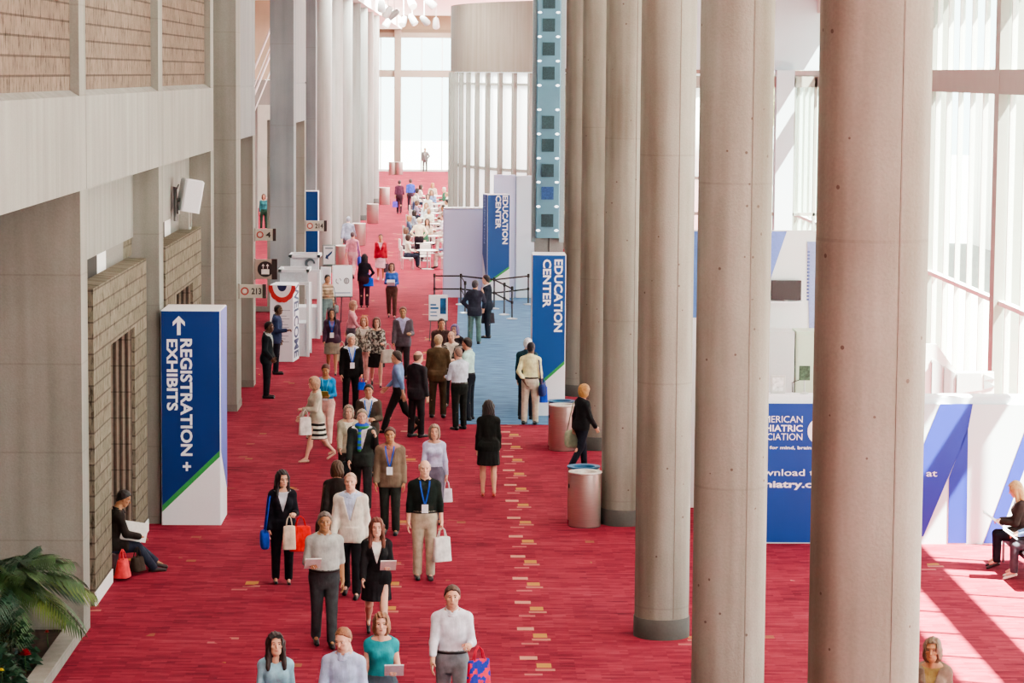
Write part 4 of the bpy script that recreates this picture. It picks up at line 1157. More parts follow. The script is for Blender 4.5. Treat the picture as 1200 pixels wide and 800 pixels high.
# ------------------------------------------------------------------ education area: carpet, walls, queue barrier
cp = W(531, 497); bx = 2.35
o = MB().box(cp.x, 2.3, cp.y, 90.92, 0, .006).build('blue_carpet', blue_carpet_mat()); tag(o, 'large blue carpet laid in front of the education center walls', 'carpet')
LAV = plain('#c9cfee', .5, var=.02, scale=1); LAV2 = plain('#d9e6f4', .45, var=.02, scale=1)
YW = 91.0
t = thing('booth_wall', 'low white booth wall behind the queue barrier, left of the far sign', 'booth wall', (0, YW, 0))
MB().bbox(WY(519, 300, YW).x, WY(575, 300, YW).x, 0, .5, 0, zat(245, YW), .04).build('panel', LAV, t)
MB().box(WY(519, 300, YW).x+.02, WY(575, 300, YW).x, -.01, .52, zat(245, YW), zat(245, YW)+.04).build('cap', SIGNW, t)
t = thing('booth_wall', 'high white two-panel booth wall right of the far education sign', 'booth wall', (0, YW, 0)); Y2 = YW
MB().bbox(WY(578, 300, Y2).x, WY(604, 300, Y2).x, 0, .4, 0, zat(205, Y2), .02).build('panel', LAV, t)
MB().bbox(WY(604, 300, Y2).x+.01, 2.7, -.05, .4, 0, zat(206, Y2), .02).build('panel', LAV2, t)
MB().box(WY(604, 300, Y2).x-.01, WY(604, 300, Y2).x+.01, -.06, 0, 0, zat(206, Y2)).build('seam', plain('#8f98b4', .5), t)

def post(label, px_, py_):
    p = W(px_, py_); t = thing('barrier_post', label, 'barrier post', (p.x, p.y, .006), 0, 'queue barrier posts')
    m = plain('#5a6066', .35, .6)
    MB().lathe([(.17, 0), (.17, .015), (.05, .035), (.03, .05)], 20).build('base', plain('#b9bfc3', .35, .6), t, 'auto')
    MB().lathe([(.03, .05), (.03, .98)], 12).build('pole', m, t, 'auto')
    MB().lathe([(.042, .9), (.042, 1.0), (.03, 1.02)], 12).build('belt_head', DARK, t, 'auto')
    MB().lathe([(.04, .48), (.04, .56)], 12).build('lower_belt_head', DARK, t, 'auto')
    return p
PP = {}
for k, (px_, py_, lab) in {'a': (509, 357, 'barrier post at the left end, behind the poster easel'), 'b': (540, 357, 'barrier post at the inner corner behind the two standing men'), 'c': (545, 367, 'barrier post just left of the man in the dark suit'),
     'd': (579, 362, 'barrier post left of the three to the right of the suited man'), 'e': (591, 369, 'barrier post, middle of the three to the right of the suited man'), 'f': (600, 374, 'barrier post nearest the viewer, beside the education sign'), 'g': (619, 357, 'barrier post at the right end against the education sign')}.items():
    PP[k] = post(lab, px_, py_)
for a, b_, lab in (('a', 'b', 'black barrier belts across the left end of the queue'), ('b', 'c', 'short slanting belts behind the dark suited man'), ('b', 'd', 'black barrier belts along the back, between the two queue lanes'),
                   ('d', 'e', 'slanting belts from the back post to the middle post at right'), ('e', 'f', 'slanting belts between the two front posts at right'), ('d', 'g', 'black barrier belts across the right end by the sign')):
    t = thing('barrier_belt', lab, 'barrier belt', PP[a], 0, 'queue barrier belts'); d = PP[b_]-PP[a]; u = d.normalized()
    for z in (.95, .52):
        MB().tube([u*.045+Vector((0, 0, z-.022)), d-u*.045+Vector((0, 0, z-.022))], .004, 4).build('x', DARK, t).name = 'belt_edge'
        p0, p1 = u*.045, d-u*.045; nrm = Vector((-u.y, u.x, 0))*.003
        MB().add([p0+nrm+Vector((0, 0, z-.025)), p1+nrm+Vector((0, 0, z-.025)), p1+nrm+Vector((0, 0, z+.025)), p0+nrm+Vector((0, 0, z+.025)),
                  p0-nrm+Vector((0, 0, z-.025)), p1-nrm+Vector((0, 0, z-.025)), p1-nrm+Vector((0, 0, z+.025)), p0-nrm+Vector((0, 0, z+.025))], [(0, 1, 2, 3), (7, 6, 5, 4), (0, 4, 5, 1), (3, 2, 6, 7)]).build('belt', DARK, t)

# poster easel by the blue carpet
def easel(label, pxa, pxb, pyt, pyb, Y, rz=0.0, graphic='text', frame='#dfe3e6'):
    a, b_ = WY(pxa, pyb, Y), WY(pxb, pyb, Y); zt = zat(pyt, Y); w = b_.x-a.x; zb = a.z
    t = thing('poster_easel', label, 'poster stand', ((a.x+b_.x)/2, Y, 0), rz)
    MB().bbox(-w/2, w/2, -.02, .02, zb, zt, .006).build('board', plain(frame, .5), t)
    MB().box(-w/2+.03, w/2-.03, -.026, -.02, zb+.03, zt-.03).build('poster', plain('#edf0f4', .6, var=.02), t)
    g = MB(); hh = zt-zb; y0_, y1_ = -.03, -.026
    if graphic == 'text':
        for q, (l, n) in enumerate(((.5, .08), (.7, .1), (.55, .05), (.6, .05))):
            z = zt-hh*(.42+.14*q); g.prism([(-w*.42, z), (-w*.42+w*l*.62, z), (-w*.42+w*l*.62, z+hh*n*.8), (-w*.42, z+hh*n*.8)], y0_, y1_)
        g.build('print', plain('#2d6c97', .6), t)
        MB().prism([(w*.1, zb+hh*.25), (w*.42, zb+hh*.25), (w*.42, zt-hh*.12), (w*.1, zt-hh*.12)], y0_, y1_).build('picture', plain('#1c5a86', .5, var=.5, scale=8), t)
    elif graphic == 'arrow':
        c = (zb+zt)/2; g.prism([(-w*.3, c-hh*.16), (-w*.05, c-hh*.22), (-w*.08, c-hh*.1), (w*.2, c+hh*.08), (w*.25, c+hh*.22), (w*.08, c+hh*.12), (-w*.16, c-.02*hh), (-w*.2, c+hh*.03)], y0_, y1_)
        g.build('arrow_print', plain('#23406e', .6), t)
        MB().prism([(-w*.3, zt-hh*.2), (w*.3, zt-hh*.2), (w*.3, zt-hh*.14), (-w*.3, zt-hh*.14)], y0_, y1_).build('print', plain('#7f8b99', .6), t)
    else:
        c = (zb+zt)/2
        for q in (-.2, .2):
            n = 16; r = w*.14
            for i in range(n):
                if q < 0 and (i in (3, 4, 5) or i > 11): continue
                a0, a1 = 2*math.pi*i/n, 2*math.pi*(i+1)/n
                g.add([(q*w+r*math.cos(a0), y0_, c+r*1.1*math.sin(a0)), (q*w+r*math.cos(a1), y0_, c+r*1.1*math.sin(a1)), (q*w+.75*r*math.cos(a1), y0_, c+.82*r*math.sin(a1)), (q*w+.75*r*math.cos(a0), y0_, c+.82*r*math.sin(a0))], [(0, 1, 2, 3)])
        for i in range(14):
            z = c-.12*w+.018*w*i; ww = w*.1*math.sin(math.pi*(i+1)/15); g.prism([(w*.2-ww, z), (w*.2+ww*(.3+.7*((i*7) % 3)/2), z), (w*.2+ww*(.3+.7*((i*7) % 3)/2), z+.009*w), (w*.2-ww, z+.009*w)], y0_, y1_)
        g.build('print', plain('#6a6a70', .6), t)
        MB().prism([(-w*.4, zb+hh*.1), (w*.4, zb+hh*.1), (w*.4, zb+hh*.13), (-w*.4, zb+hh*.13)], y0_, y1_).build('caption', plain('#7488a6', .6), t)
    for q in (-1, 1): MB().tube([(q*w*.4, .03, zb), (q*w*.46, -.12, .01)], .014, 6).build('leg', plain('#3d3f42', .5), t)
    MB().tube([(0, .03, zt-.1), (0, .5, .01)], .014, 6).build('leg', plain('#3d3f42', .5), t)
    MB().box(-w*.5, w*.5, -.06, .0, zb-.03, zb).build('ledge', plain('#3d3f42', .5), t)
    return t
easel('small framed poster stand with blue print beside the blue carpet', 502.5, 524.5, 346, 375, 76)
easel('framed arrow poster stand in front of the far bins', 378, 393.5, 288, 310.5, 88, 0, 'arrow', '#6f8a86')
easel('wide white poster stand showing two round line drawings', 389.5, 413, 312, 347, 81, R(8), 'round')
easel('narrow white poster stand left of the round drawing poster', 375.5, 388, 314, 352, 80.5, R(-20), 'none_', '#f0f2f4')

# ------------------------------------------------------------------ welcome stand and display frames
YW1 = 70.2
a = WY(316.5, 430, YW1); b_ = WY(344, 430, YW1); zt = zat(335, YW1)
t = thing('welcome_stand', 'tall white welcome banner stand with red white and navy bunting', 'banner stand', (a.x, YW1, 0), R(-6)); w = b_.x-a.x
MB().bbox(0, w, 0, .9, 0.02, zt, .01).build('banner_body', plain('#e8eaf0', .5, var=.02), t)
sc_ = MB(); cols_ = [('#2b2f5a', .10), ('#ece8ea', .2), ('#c23a3a', .28)]
prev_r = 0
for i, (c, rr) in enumerate(cols_):
    m = MB(); n = 18; cx = w*.52; cz = zt-.02; r0, r1 = prev_r*1.25, rr*1.25
    vs = []; 
    for k in range(n+1):
        a_ = math.pi+math.pi*k/n; sc = 1+(.05*abs(math.sin(k*1.05)) if i == 2 else 0)
        vs += [(cx+r0*math.cos(a_), -.008-.002*i, cz+r0*1.25*math.sin(a_)), (cx+r1*sc*math.cos(a_), -.008-.002*i, cz+r1*1.25*sc*math.sin(a_))]
    m.add(vs, [(2*k, 2*k+1, 2*k+3, 2*k+2) for k in range(n)]); m.build('bunting', plain(c, .7), t); prev_r = rr
tx = MB()
for q, l in enumerate((.75, 0, .6, .72, .5, .66, .7, .6, .4, .68, .55, .7, .35)):
    if l: tx.prism([(w*.12, zt-.68-.075*q), (w*(.12+l), zt-.68-.075*q), (w*(.12+l), zt-.665-.075*q), (w*.12, zt-.665-.075*q)], -.006, 0)
tx.build('small_print', plain('#9aa0b0', .6), t)
L = MB(); lettering(L, 'WELCOME', (w+.006, .1, zt-.02), (0, 0, -1), (0, 1, 0), zt-.12, .72, .03); L.build('lettering', plain('#23305f', .5), t)
FRW = plain('#d5d8dc', .4, .2, var=.03)
def frame_kiosk(label, pxa, pxb, Y, dep, pyt, hdr, emblem):
    a, b_ = WY(pxa, 350, Y), WY(pxb, 350, Y); zt = zat(pyt, Y); w = b_.x-a.x
    t = thing('display_frame', label, 'display stand', (a.x, Y, 0)); p = .085
    for x in (0, w-p):
        for y in (0, dep-p): MB().bbox(x, x+p, y, y+p, 0, zt-hdr, .01).build('post', FRW, t)
    hb = MB().box(0, w, 0, p*.6, zt-hdr, zt-hdr+.08).box(0, w, 0, p*.6, zt-.08, zt).box(0, w, dep-p*.6, dep, zt-.08, zt).box(0, p, 0, dep, zt-.08, zt).box(w-p, w, 0, dep, zt-.08, zt)
    hb.build('top_frame', FRW, t)
    MB().box(p*.5, w-p*.5, p*.6, p*.6+.02, zt-hdr+.08, zt-.08).build('header_panel', plain('#c3ccd2', .5), t)
    m = MB(); n = 20; r = hdr*.3; cx, cz = w*.68, zt-hdr*.5
    vs = []
    for i in range(n): a_ = 2*math.pi*i/n; vs += [(cx+r*math.cos(a_), -.004, cz+r*math.sin(a_)), (cx+.55*r*math.cos(a_)+.1*r, -.004, cz+.55*r*math.sin(a_))]
    m.add(vs, [(2*i, 2*((i+1) % n), 2*((i+1) % n)+1, 2*i+1) for i in range(n-5)]); m.build('emblem', plain(emblem, .5), t)
    MB().box(w-p*.7, w-p*.4, p, dep-p, .1, zt-hdr).build('side_panel', plain('#e6ebee', .4), t)
    m = MB()
    for q in range(12): m.box(w-p*.4, w-p*.36, p+.06, p+.06+.35*(1-.3*(q % 3)), 1.75-.1*q, 1.79-.1*q)
    m.build('panel_print', plain('#46525c', .6), t)
    MB().bbox(p, w-p, p*1.2, dep-p, .0, .9, .02).build('counter', plain('#dfe3e8', .4), t)
    return t
frame_kiosk('nearer white metal display frame behind the welcome stand', 326, 362.5, 71.6, 1.1, 317, .42, '#c0c6cc')
frame_kiosk('farther white metal display frame with a dark round emblem', 338.5, 375, 76.5, 1.1, 300, .5, '#4c5a60')

# ------------------------------------------------------------------ right hall: sponsor banner, booth panels, benches
YBN = 43.2
def bw(px, py): q = WY(px, py, YBN); return (q.x, q.z)
t = thing('banner_wall', 'long blue and white association banner wall in the right hall', 'banner wall', (0, YBN, 0))
xa, xb = bw(868, 600)[0], bw(1330, 600)[0]; ztop = bw(1000, 473)[1]
MB().box(xa, xb, 0, .12, 0, ztop).build('panel', plain('#d3dfe2', .5, var=.02, scale=1), t)
MB().prism([(xa, .02), (bw(1050, 600)[0], .02), (bw(1050, 600)[0], ztop), (xa, ztop)], -.006, 0).build('blue_panel', plain('#0c3f8c', .45, var=.08, scale=.7), t)
st = plain('#27389a', .5, var=.03, scale=1)
for poly in ([(1102, 473), (1140, 473), (1134, 505), (1082, 628), (1050, 637), (1050, 600)], [(1112, 560), (1134.5, 500), (1132.5, 637), (1111, 637)], [(1213, 473), (1229, 473), (1168, 637), (1152.5, 637)], [(1229, 473), (1246, 473), (1262, 637), (1240, 637)]):
    MB().prism([(bw(*q)[0], max(.02, bw(*q)[1])) for q in poly], -.01, -.004).build('stripe', st, t)
def line(txt, pxr, py, cap, length, bold):
    x, z = bw(pxr, py); lettering(MB(), txt, (x-length, -.014, z), (1, 0, 0), (0, 0, 1), length, cap, bold).build('lettering', LETT, t)
def plen(px): return px/F_PX*YBN
line('AMERICAN', 940.5, 495, plen(8), plen(54), .0); line('PSYCHIATRIC', 940.5, 505.5, plen(8), plen(72), .025); line('ASSOCIATION', 940, 515.5, plen(8), plen(68), .0)
line('Medical leadership for mind, brain and body.', 985, 527.5, plen(5), plen(148), .02)
line('Download the conference app at', 1098, 560.5, plen(10.5), plen(228), .008)
line('psychiatry.org/app', 1001, 574, plen(11), plen(140), .03)
c = bw(963, 505); MB().add([(c[0]+plen(17)*math.cos(2*math.pi*i/32), -.013, c[1]+plen(17)*math.sin(2*math.pi*i/32)) for i in range(32)], [tuple(range(32))]).build('emblem_disc', LETT, t)
o = MB().bbox(xa-.02, xb, .12, .5, 0, ztop+.12, .02).build('counter', SIGNW, t)

YP = 46.8
def bp(px, py): q = WY(px, py, YP); return (q.x, q.z)
t = thing('booth_wall', 'high white booth panel with a slanted blue stripe and a small screen', 'booth wall', (0, YP, 0))
x0_, x1_ = bp(790, 400)[0], bp(957, 400)[0]; zt = bp(880, 270)[1]
MB().bbox(x0_, x1_, 0, .15, 0, zt, .01).build('panel', plain('#e6eeee', .5, var=.02, scale=1), t)
MB().prism([bp(*q) for q in ((905, 271), (922, 271), (908, 312), (890, 365), (870, 365))], -.008, 0).build('stripe', plain('#6f86cf', .5), t)
MB().prism([bp(*q) for q in ((806, 271), (824, 271), (824, 372), (806, 372))], -.008, 0).build('blue_edge', plain('#4e72ae', .5), t)
MB().prism([bp(*q) for q in ((946, 283), (958, 283), (958, 386), (948, 386))], -.012, 0).build('text_panel', plain('#8b9ac6', .5), t)
L = MB()
for q in range(15): L.prism([(bp(951.5, 0)[0], bp(0, 288+4*q)[1]), (bp(954.5, 0)[0], bp(0, 288+4*q)[1]), (bp(954.5, 0)[0], bp(0, 290+4*q)[1]), (bp(951.5, 0)[0], bp(0, 290+4*q)[1])], -.016, -.012)
L.build('panel_print', plain('#51609a', .5), t)
a, b_ = bp(903, 352), bp(938.5, 328)
t = thing('wall_screen', 'dark flat screen on a small shelf mounted on the white booth panel', 'screen', ((a[0]+b_[0])/2, YP-.06, a[1])); w = b_[0]-a[0]; hh = b_[1]-a[1]
MB().bbox(-w/2, w/2, -.04, .02, .015, hh, .006).build('screen', plain('#2c3030', .25), t)
MB().box(-w/2-.02, w/2+.02, -.12, .06, -.03, 0).build('shelf', SIGNW, t); MB().box(-.04, .04, -.05, .0, -.0, .02).build('stand_foot', plain('#9a9a9a', .4), t)
YC = 45.4
def bc(px, py): q = WY(px, py, YC); return (q.x, q.z)
for pxa, pxb, py, col, lab in ((893, 931.5, 388, '#cfd3d2', 'tall grey cabinet between the booth panel and the banner'), (933, 962, 388, '#c4d6bf', 'tall pale green cabinet between the booth panel and the banner')):
    a, b_ = bc(pxa, py), bc(pxb, py); t = thing('booth_cabinet', lab, 'cabinet', (a[0], YC, 0)); w = b_[0]-a[0]
    MB().bbox(0, w, 0, .6, 0, a[1], .008).build('carcass', plain(col, .5, var=.02), t); MB().box(.03, w-.03, -.015, 0, .1, a[1]-.04).build('door', plain(col, .45, var=.02), t)
    MB().tube([(w*.85, -.03, a[1]*.55), (w*.85, -.03, a[1]*.62)], .01, 6).build('handle', plain('#8d9090', .4), t)
zc = ztop+.12
p = bw(915, 440); t = thing('picture_frame', 'small framed picture standing on the banner counter', 'picture frame', (p[0], YBN+.36, zc))
MB().bbox(-.12, .12, -.01, .01, 0, .3, .006).build('frame', plain('#c9cac6', .5), t); MB().box(-.09, .09, -.014, -.01, .04, .26).build('picture', plain('#dfe4e2', .5, var=.4, scale=14), t)
p = bw(946, 440); t = thing('small_screen', 'small dark green display with a cable on the banner counter', 'display', (p[0], YBN+.34, zc))
MB().bbox(-.09, .09, -.015, .015, .22, .46, .006).build('display', plain('#3e5a45', .4, var=.6, scale=25), t); MB().lathe([(.07, 0), (.07, .015), (.012, .03), (.012, .24)], 14).build('stand', plain('#bfc3c0', .4), t)
MB().tube([(-.05, 0, .24), (-.2, .02, .18), (-.19, .03, .02)], .008, 6).build('cable', DARK, t)
# white balustrade with grey panels behind the banner
YG = 52.0
def bg_(px, py): q = WY(px, py, YG); return (q.x, q.z)
t = thing('ramp_balustrade', 'white sloping balustrade with three grey panels behind the banner', 'balustrade', (0, YG, 0))
pts = [(1086, 403), (1098, 403.5), (1121, 436), (1165, 436), (1165, 463), (1190, 463)]
MB().prism([bg_(1080, 480)]+[bg_(1080, 403)]+[bg_(*q) for q in pts]+[bg_(1190, 480)], 0, .15).build('panel_wall', plain('#f0f2ee', .5, var=.02), t)
for poly in (((1091.5, 421), (1094, 421), (1104, 428), (1104, 462), (1091.5, 462)), ((1105.5, 429), (1107, 429), (1119, 437), (1119, 462), (1105.5, 462)), ((1120.5, 437), (1150, 437), (1150, 457), (1120.5, 461))):
    MB().prism([bg_(*q) for q in poly], -.02, 0).build('grey_panel', plain('#c3c6c6', .45, var=.03), t)
for px_ in (1091, 1105, 1120): a, b_ = bg_(px_, 463), bg_(px_+1.6, 424+(px_-1091)*.5); MB().box(a[0], b_[0], -.04, 0, a[1], b_[1]).build('post', plain('#8d9090', .5), t)
MB().prism([bg_(*q) for q in ((1153, 438), (1166, 444), (1153, 445))], -.02, 0).build('grey_panel', plain('#aeb2b2', .45), t)
MB().prism([bg_(*q) for q in ((1153, 446), (1166, 452), (1153, 456))], -.02, 0).build('grey_panel', plain('#9fa4a4', .45), t)
MB().prism([bg_(1080, 480)]+[bg_(1080, 640)]+[bg_(1190, 640)]+[bg_(1190, 480)], .02, .13).build('lower_wall', plain('#f0f2ee', .5, var=.02), t)
# bench of the two seated women
bp1 = W(1171, 668)
t = thing('bench', 'dark low lounge bench under the two seated women at the right edge', 'bench', (bp1.x+.42, bp1.y-.5, 0))
MB().bbox(-.26, .3, -1.3, 1.3, .36, .46, .03).build('seat', plain('#3a3038', .6), t)
for x in (-.22, .26):
    for y in (-1.2, 1.2): MB().tube([(x, y, 0), (x, y, .37)], .022, 8).build('leg', plain('#9a9a9c', .3, .8), t)

# ------------------------------------------------------------------ planter and plants
t = thing('planter', 'low grey stone planter curb at the lower left with dark soil', 'planter', (0, 0, 0))
q = MB().box(-5.36, -5.13, 20, 35.7, 0, .16); q.build('curb', CONC, t)
MB().box(-9, -5.36, 20, 35.7, 0, .1).build('soil', plain('#33261d', .95, var=.4, scale=8), t)
LEAF = plain('#3e5a34', .45, var=.4, scale=6); LEAF2 = plain('#33513c', .4, var=.35, scale=9); LEAF_Y = plain('#5c7034', .45, var=.2, scale=6)
pt = thing('potted_palm', 'large feathery palm in the planter at the lower left', 'palm', (-5.86, 33.9, .1))
MB().tube([(0, 0, 0), (.03, .02, .5), (0, .05, 1.0)], [.09, .07, .06], 10).build('trunk', plain('#4b3a2b', .9, bump=.6, scale=20), pt, True)
def frond(ang, elev, L, droop, mat, n=21, name='frond', parent=None, base=(0, .04, .95)):
    m = MB(); b0 = Vector(base); d = Vector((math.cos(ang), math.sin(ang), 0)); pts = []
    for i in range(13):
        u = i/12; pts.append(b0 + d*(L*u*(math.cos(elev)+.1)) + Vector((0, 0, L*(math.sin(elev)*u - droop*u*u))))
    m.tube(pts, [.011*(1-.8*i/12)+.002 for i in range(13)], 5)
    side = Vector((-d.y, d.x, 0))
    for i in range(n):
        u = .12+.88*i/n; k = u*12; a = min(11, int(k)); p = pts[a].lerp(pts[a+1], k-a); tg = (pts[a+1]-pts[a]).normalized()
        ll = L*.42*math.sin(math.pi*(.12+.8*u))+.05
        for s_ in (-1, 1):
            dr = (side*s_*.8+tg*.75+Vector((0, 0, -.12-.25*u))).normalized(); wv = dr.cross(Vector((0, 0, 1))).normalized()*.0155
            tip = p+dr*ll+Vector((0, 0, -.22*ll)); mid = p+dr*ll*.5
            m.add([p, mid+wv, tip, mid-wv+Vector((0, 0, .004))], [(0, 1, 2, 3)])
    return m.build(name, mat, parent)
random.seed(3)
for i in range(26):
    ang = R(-115+i*9+random.uniform(-8, 8)) if i < 20 else R(90+26*(i-20)); frond(ang, R((66, 48, 33, 18, 56, 5)[i % 6]), random.uniform(.8, 1.12), random.uniform(.25, .7), LEAF_Y if i == 9 else (LEAF if i % 3 else LEAF2), parent=pt)
frond(R(8), R(28), 1.15, .6, LEAF_Y, parent=pt); frond(R(-6), R(42), 1.2, .62, LEAF, parent=pt)
def shrub(label, x, y, r, hgt, n, mat, size=.07, seed=1):
    rg_ = np.random.default_rng(seed); t = thing('leafy_shrub', label, 'plant', (x, y, .1))
    m = MB(); 
    for i in range(n):
        v = Vector(rg_.normal(0, 1, 3)).normalized(); v.z = abs(v.z)
        c = Vector((v.x*r, v.y*r, .05+v.z*hgt))*(.6+.4*rg_.random()); o_ = Vector((v.x, v.y, v.z*.6+.1)).normalized()
        sd = o_.cross(Vector(rg_.normal(0, 1, 3))).normalized(); tip = c+o_*size*1.6-Vector((0, 0, size*.5)); mid = c+o_*size*.8+Vector((0, 0, size*.12))
        m.add([c, mid+sd*size*.5, tip, mid-sd*size*.5], [(0, 1, 2, 3)])
    m.build('foliage', mat, t)
    s_ = MB()
    for i in range(7): a = i*.9; s_.tube([(0, 0, 0), (r*.3*math.cos(a), r*.3*math.sin(a), hgt*.5), (r*.6*math.cos(a), r*.6*math.sin(a), hgt*.8)], .008, 5)
    s_.build('stems', plain('#4b4a2e', .8), t); return t
shrub('dark broad-leaved shrub under the palm fronds in the planter', -5.78, 33.2, .4, .8, 520, LEAF2, .08, 2)
shrub('low leafy shrub at the bottom left corner of the picture', -5.66, 31.6, .36, .62, 480, LEAF2, .09, 3)
shrub('small grassy green plant beside the orange flower', -5.46, 30.6, .16, .3, 160, plain('#4c7440', .5, var=.3), .07, 5)
def flower(label, p, col, r=.07):
    t = thing('flower', label, 'flower', p); rg_ = np.random.default_rng(int(abs(p[0]*100))); m = MB()
    for k in range(3):
        for i in range(8):
            a = 2*math.pi*i/8+k*.3; el = .25+.4*k; d = Vector((math.cos(a)*math.cos(el), math.sin(a)*math.cos(el), math.sin(el))); s_ = Vector((-math.sin(a), math.cos(a), 0))
            m.add([(0, 0, 0), d*r*.6+s_*r*.3, d*r, d*r*.6-s_*r*.3], [(0, 1, 2, 3)])
    m.build('petals', plain(col, .6, var=.2, scale=20), t); MB().tube([(0, 0, 0), (0.01, .02, .12-p[2])], .006, 5).build('stem', plain('#3f6134', .7), t)
for px_, py_, col, r_, lab in ((29, 768, '#a51428', .1, 'dark red flower low in the planter'), (46, 792, '#e0682a', .075, 'orange flower at the bottom edge by the planter curb'), (55, 741, '#b03a3a', .04, 'small red blossom under the palm fronds'), (2, 786, '#d8c43a', .04, 'tiny yellow blossom at the left edge')):
    q = WX(px_, py_, -5.42 if px_ > 40 else -5.45); flower(lab, q, col, r_)
# ================================================================== PEOPLE (facing: 180 = towards the viewer, 0 = away)
SK = {'l': '#cf9f86', 'm': '#b98a6c', 'd': '#5a3d2e', 'p': '#d9aa94', 'o': '#a87a58'}
# --- lower edge
P = person('woman in a light blue top with sunglasses pushed up on dark hair, bottom left', 323, 742, 'head', 1.64, 'f', 176, ('long', '#2e1a17'), SK['l'], '#8fb9c9', None, ('trousers', '#3a4660'), ph=.5, look=(-8, 4))
g = MB(); zz = P['tz'](1.63); yy = .03*(zz-P['hz'])/(.5*P['s'])+.03
for q in (-1, 1):
    g.add([(q*.036+.03*math.cos(2*math.pi*i/14), yy+.052+.012*math.sin(2*math.pi*i/14), zz+.098+.02*math.sin(2*math.pi*i/14)*-1) for i in range(14)], [tuple(range(14))])
    g.tube([(q*.066, yy+.05, zz+.098), (q*.09, yy-.03, zz+.05)], .004, 5)
g.tube([(-.012, yy+.056, zz+.1), (.012, yy+.056, zz+.1)], .004, 5)
g.build('sunglasses', plain('#15100f', .25), P['root'])
PS = person('man in a pale blue shirt looking down at a paper, bottom centre', 403, 731, 'head', 1.76, 'm', 186, ('crop', '#8a5a3e'), SK['p'], '#aab8d6', None, ('trousers', '#8a8f98'), ph=1.2, arms=('hold', 'front'), look=(20, -20))
papers('folded white programme held by the pale blue shirted man', PS, hand='l')
tote('salmon pink carrier bag held low beside the pale blue shirted man', PS['hand_r']+Vector((-.05, 0, .1)), '#e57a66', .22, .4, .1, .4, name='carrier_bag')
PT_ = person('woman in a sleeveless teal top with a bare arm, bottom centre', 447, 716, 'head', 1.66, 'f', 178, ('bob', '#8a6248'), SK['p'], '#2a8f98', None, ('trousers', '#4a5560'), ph=2.2, sleeve=.12, arms=('hold', 'down'))
papers('white folder held by the woman in the teal top', PT_, '#dfe4ea', hand='l')
PW = person('man in a white shirt and grey trousers at the lower right of the crowd', 530, 684, 'head', 1.78, 'm', 178, ('short', '#4a3226'), SK['l'], '#dfe1ea', None, ('trousers', '#868c92'), ph=.9, arms=('hold', 'swing'))
tote('red and blue carrier bag hanging from the white shirted man at lower right', PW['hand_l']+Vector((.12, 0, 0)), '#d8304e', .34, .42, .1, R(40), name='carrier_bag', pattern=('blot', '#2b3a9a'))
# --- front group
PG = person('man in a grey sport shirt and charcoal trousers holding a white paper at his side', 380, 757, 'feet', 1.8, 'm', 172, ('short', '#6d625c'), SK['o'], '#a9aaa6', None, ('trousers', '#3f4144'), ph=.3, arms=('swing', 'hold'), fat=1.12, sleeve=.5)
papers('white sheet in the hand of the man in the grey sport shirt', PG, hand='r')
PB = person('woman in an open black jacket, white top and short black skirt', 441, 748, 'feet', 1.68, 'f', 176, ('long', '#6b3a2a'), SK['p'], '#e5e3df', '#1d1b1e', ('skirt', '#232024', .6), ph=1.9, arms=('hold', 'swing'))
papers('white booklet held at the waist by the woman in the black jacket', PB, '#f3f1ee', 'booklet', 'booklet', hand='l')
PC = person('man in a cream blazer, pale blue shirt and black trousers', 411, 699, 'feet', 1.82, 'm', 184, ('crop', '#b59a86'), SK['p'], '#bccbe4', '#d8d3c6', ('trousers', '#1c1d21'), ph=2.6, arms=('swing', 'swing'), step=.8)
tote('pale yellow tote bag hanging behind the grey sport shirt man', PC['hand_r'], '#e4e2b4', .3, .4, .1, .3)
PN = person('man in a black sweater and beige trousers with a blue lanyard', 497, 679, 'feet', 1.82, 'm', 176, ('fringe', '#cfc8be'), SK['p'], '#18211c', None, ('trousers', '#b9ae98'), ph=.15, arms=('carry', 'down'), lanyard='#2a56b8', step=.45, fat=1.06)
tote('white plastic bag carried by the man in the black sweater', PN['hand_l'], '#e4e1dc', .3, .36, .12, .5, name='plastic_bag')
PR = person('woman in a black trouser suit at the left with long dark hair', 331, 684, 'feet', 1.7, 'f', 172, ('long', '#241518'), SK['l'], '#c8ccd8', '#1d1b24', ('trousers', '#1b1a20'), ph=.25, arms=('hold', 'down'), step=.4, look=(-15, -8))
tote('bright red carrier bag of the woman in the black trouser suit', PR['hand_l']+Vector((.1, 0, -.02)), '#e02826', .34, .36, .1, .3, name='carrier_bag')
tote('small cream bag in front of the woman in the black trouser suit', PR['hand_l']+Vector((-.06, -.12, 0)), '#dcc9b6', .2, .34, .08, .2)
shoulder_bag('bright blue shoulder bag of the woman in the black trouser suit', PR, 'r', '#2148b4')
PD = person('person with dark brown hair and a dark coat, walking away behind the cream blazer', 395, 541, 'head', 1.68, 'f', 0, ('bob', '#4a3220'), SK['m'], '#2c2723', '#2a2623', ('trousers', '#2a2625'), ph=.7)
shoulder_bag('dark brown leather bag of the person behind the cream blazer', PD, 'l', '#3b2c20', .36, .3)
PL = person('woman in a lavender shirt with light brown hair, behind the black sweater man', 509, 497, 'head', 1.68, 'f', 178, ('bob', '#8c7463'), SK['l'], '#b9b6d2', None, ('trousers', '#6b6474'), ph=.8, arms=('carry', 'swing'), lanyard=None)
tote('small pink and white bag of the woman in the lavender shirt', PL['hand_l'], '#e2d4de', .2, .22, .08, .2)
PJ = person('man in a brown jacket with a blue lanyard and white badge', 457, 626, 'feet', 1.78, 'm', 182, ('short', '#5f3a34'), SK['o'], '#a9786a', '#766656', ('trousers', '#2c2f2a'), ph=2.9, arms=('swing', 'swing'), lanyard='#2b5cc0', step=.6)
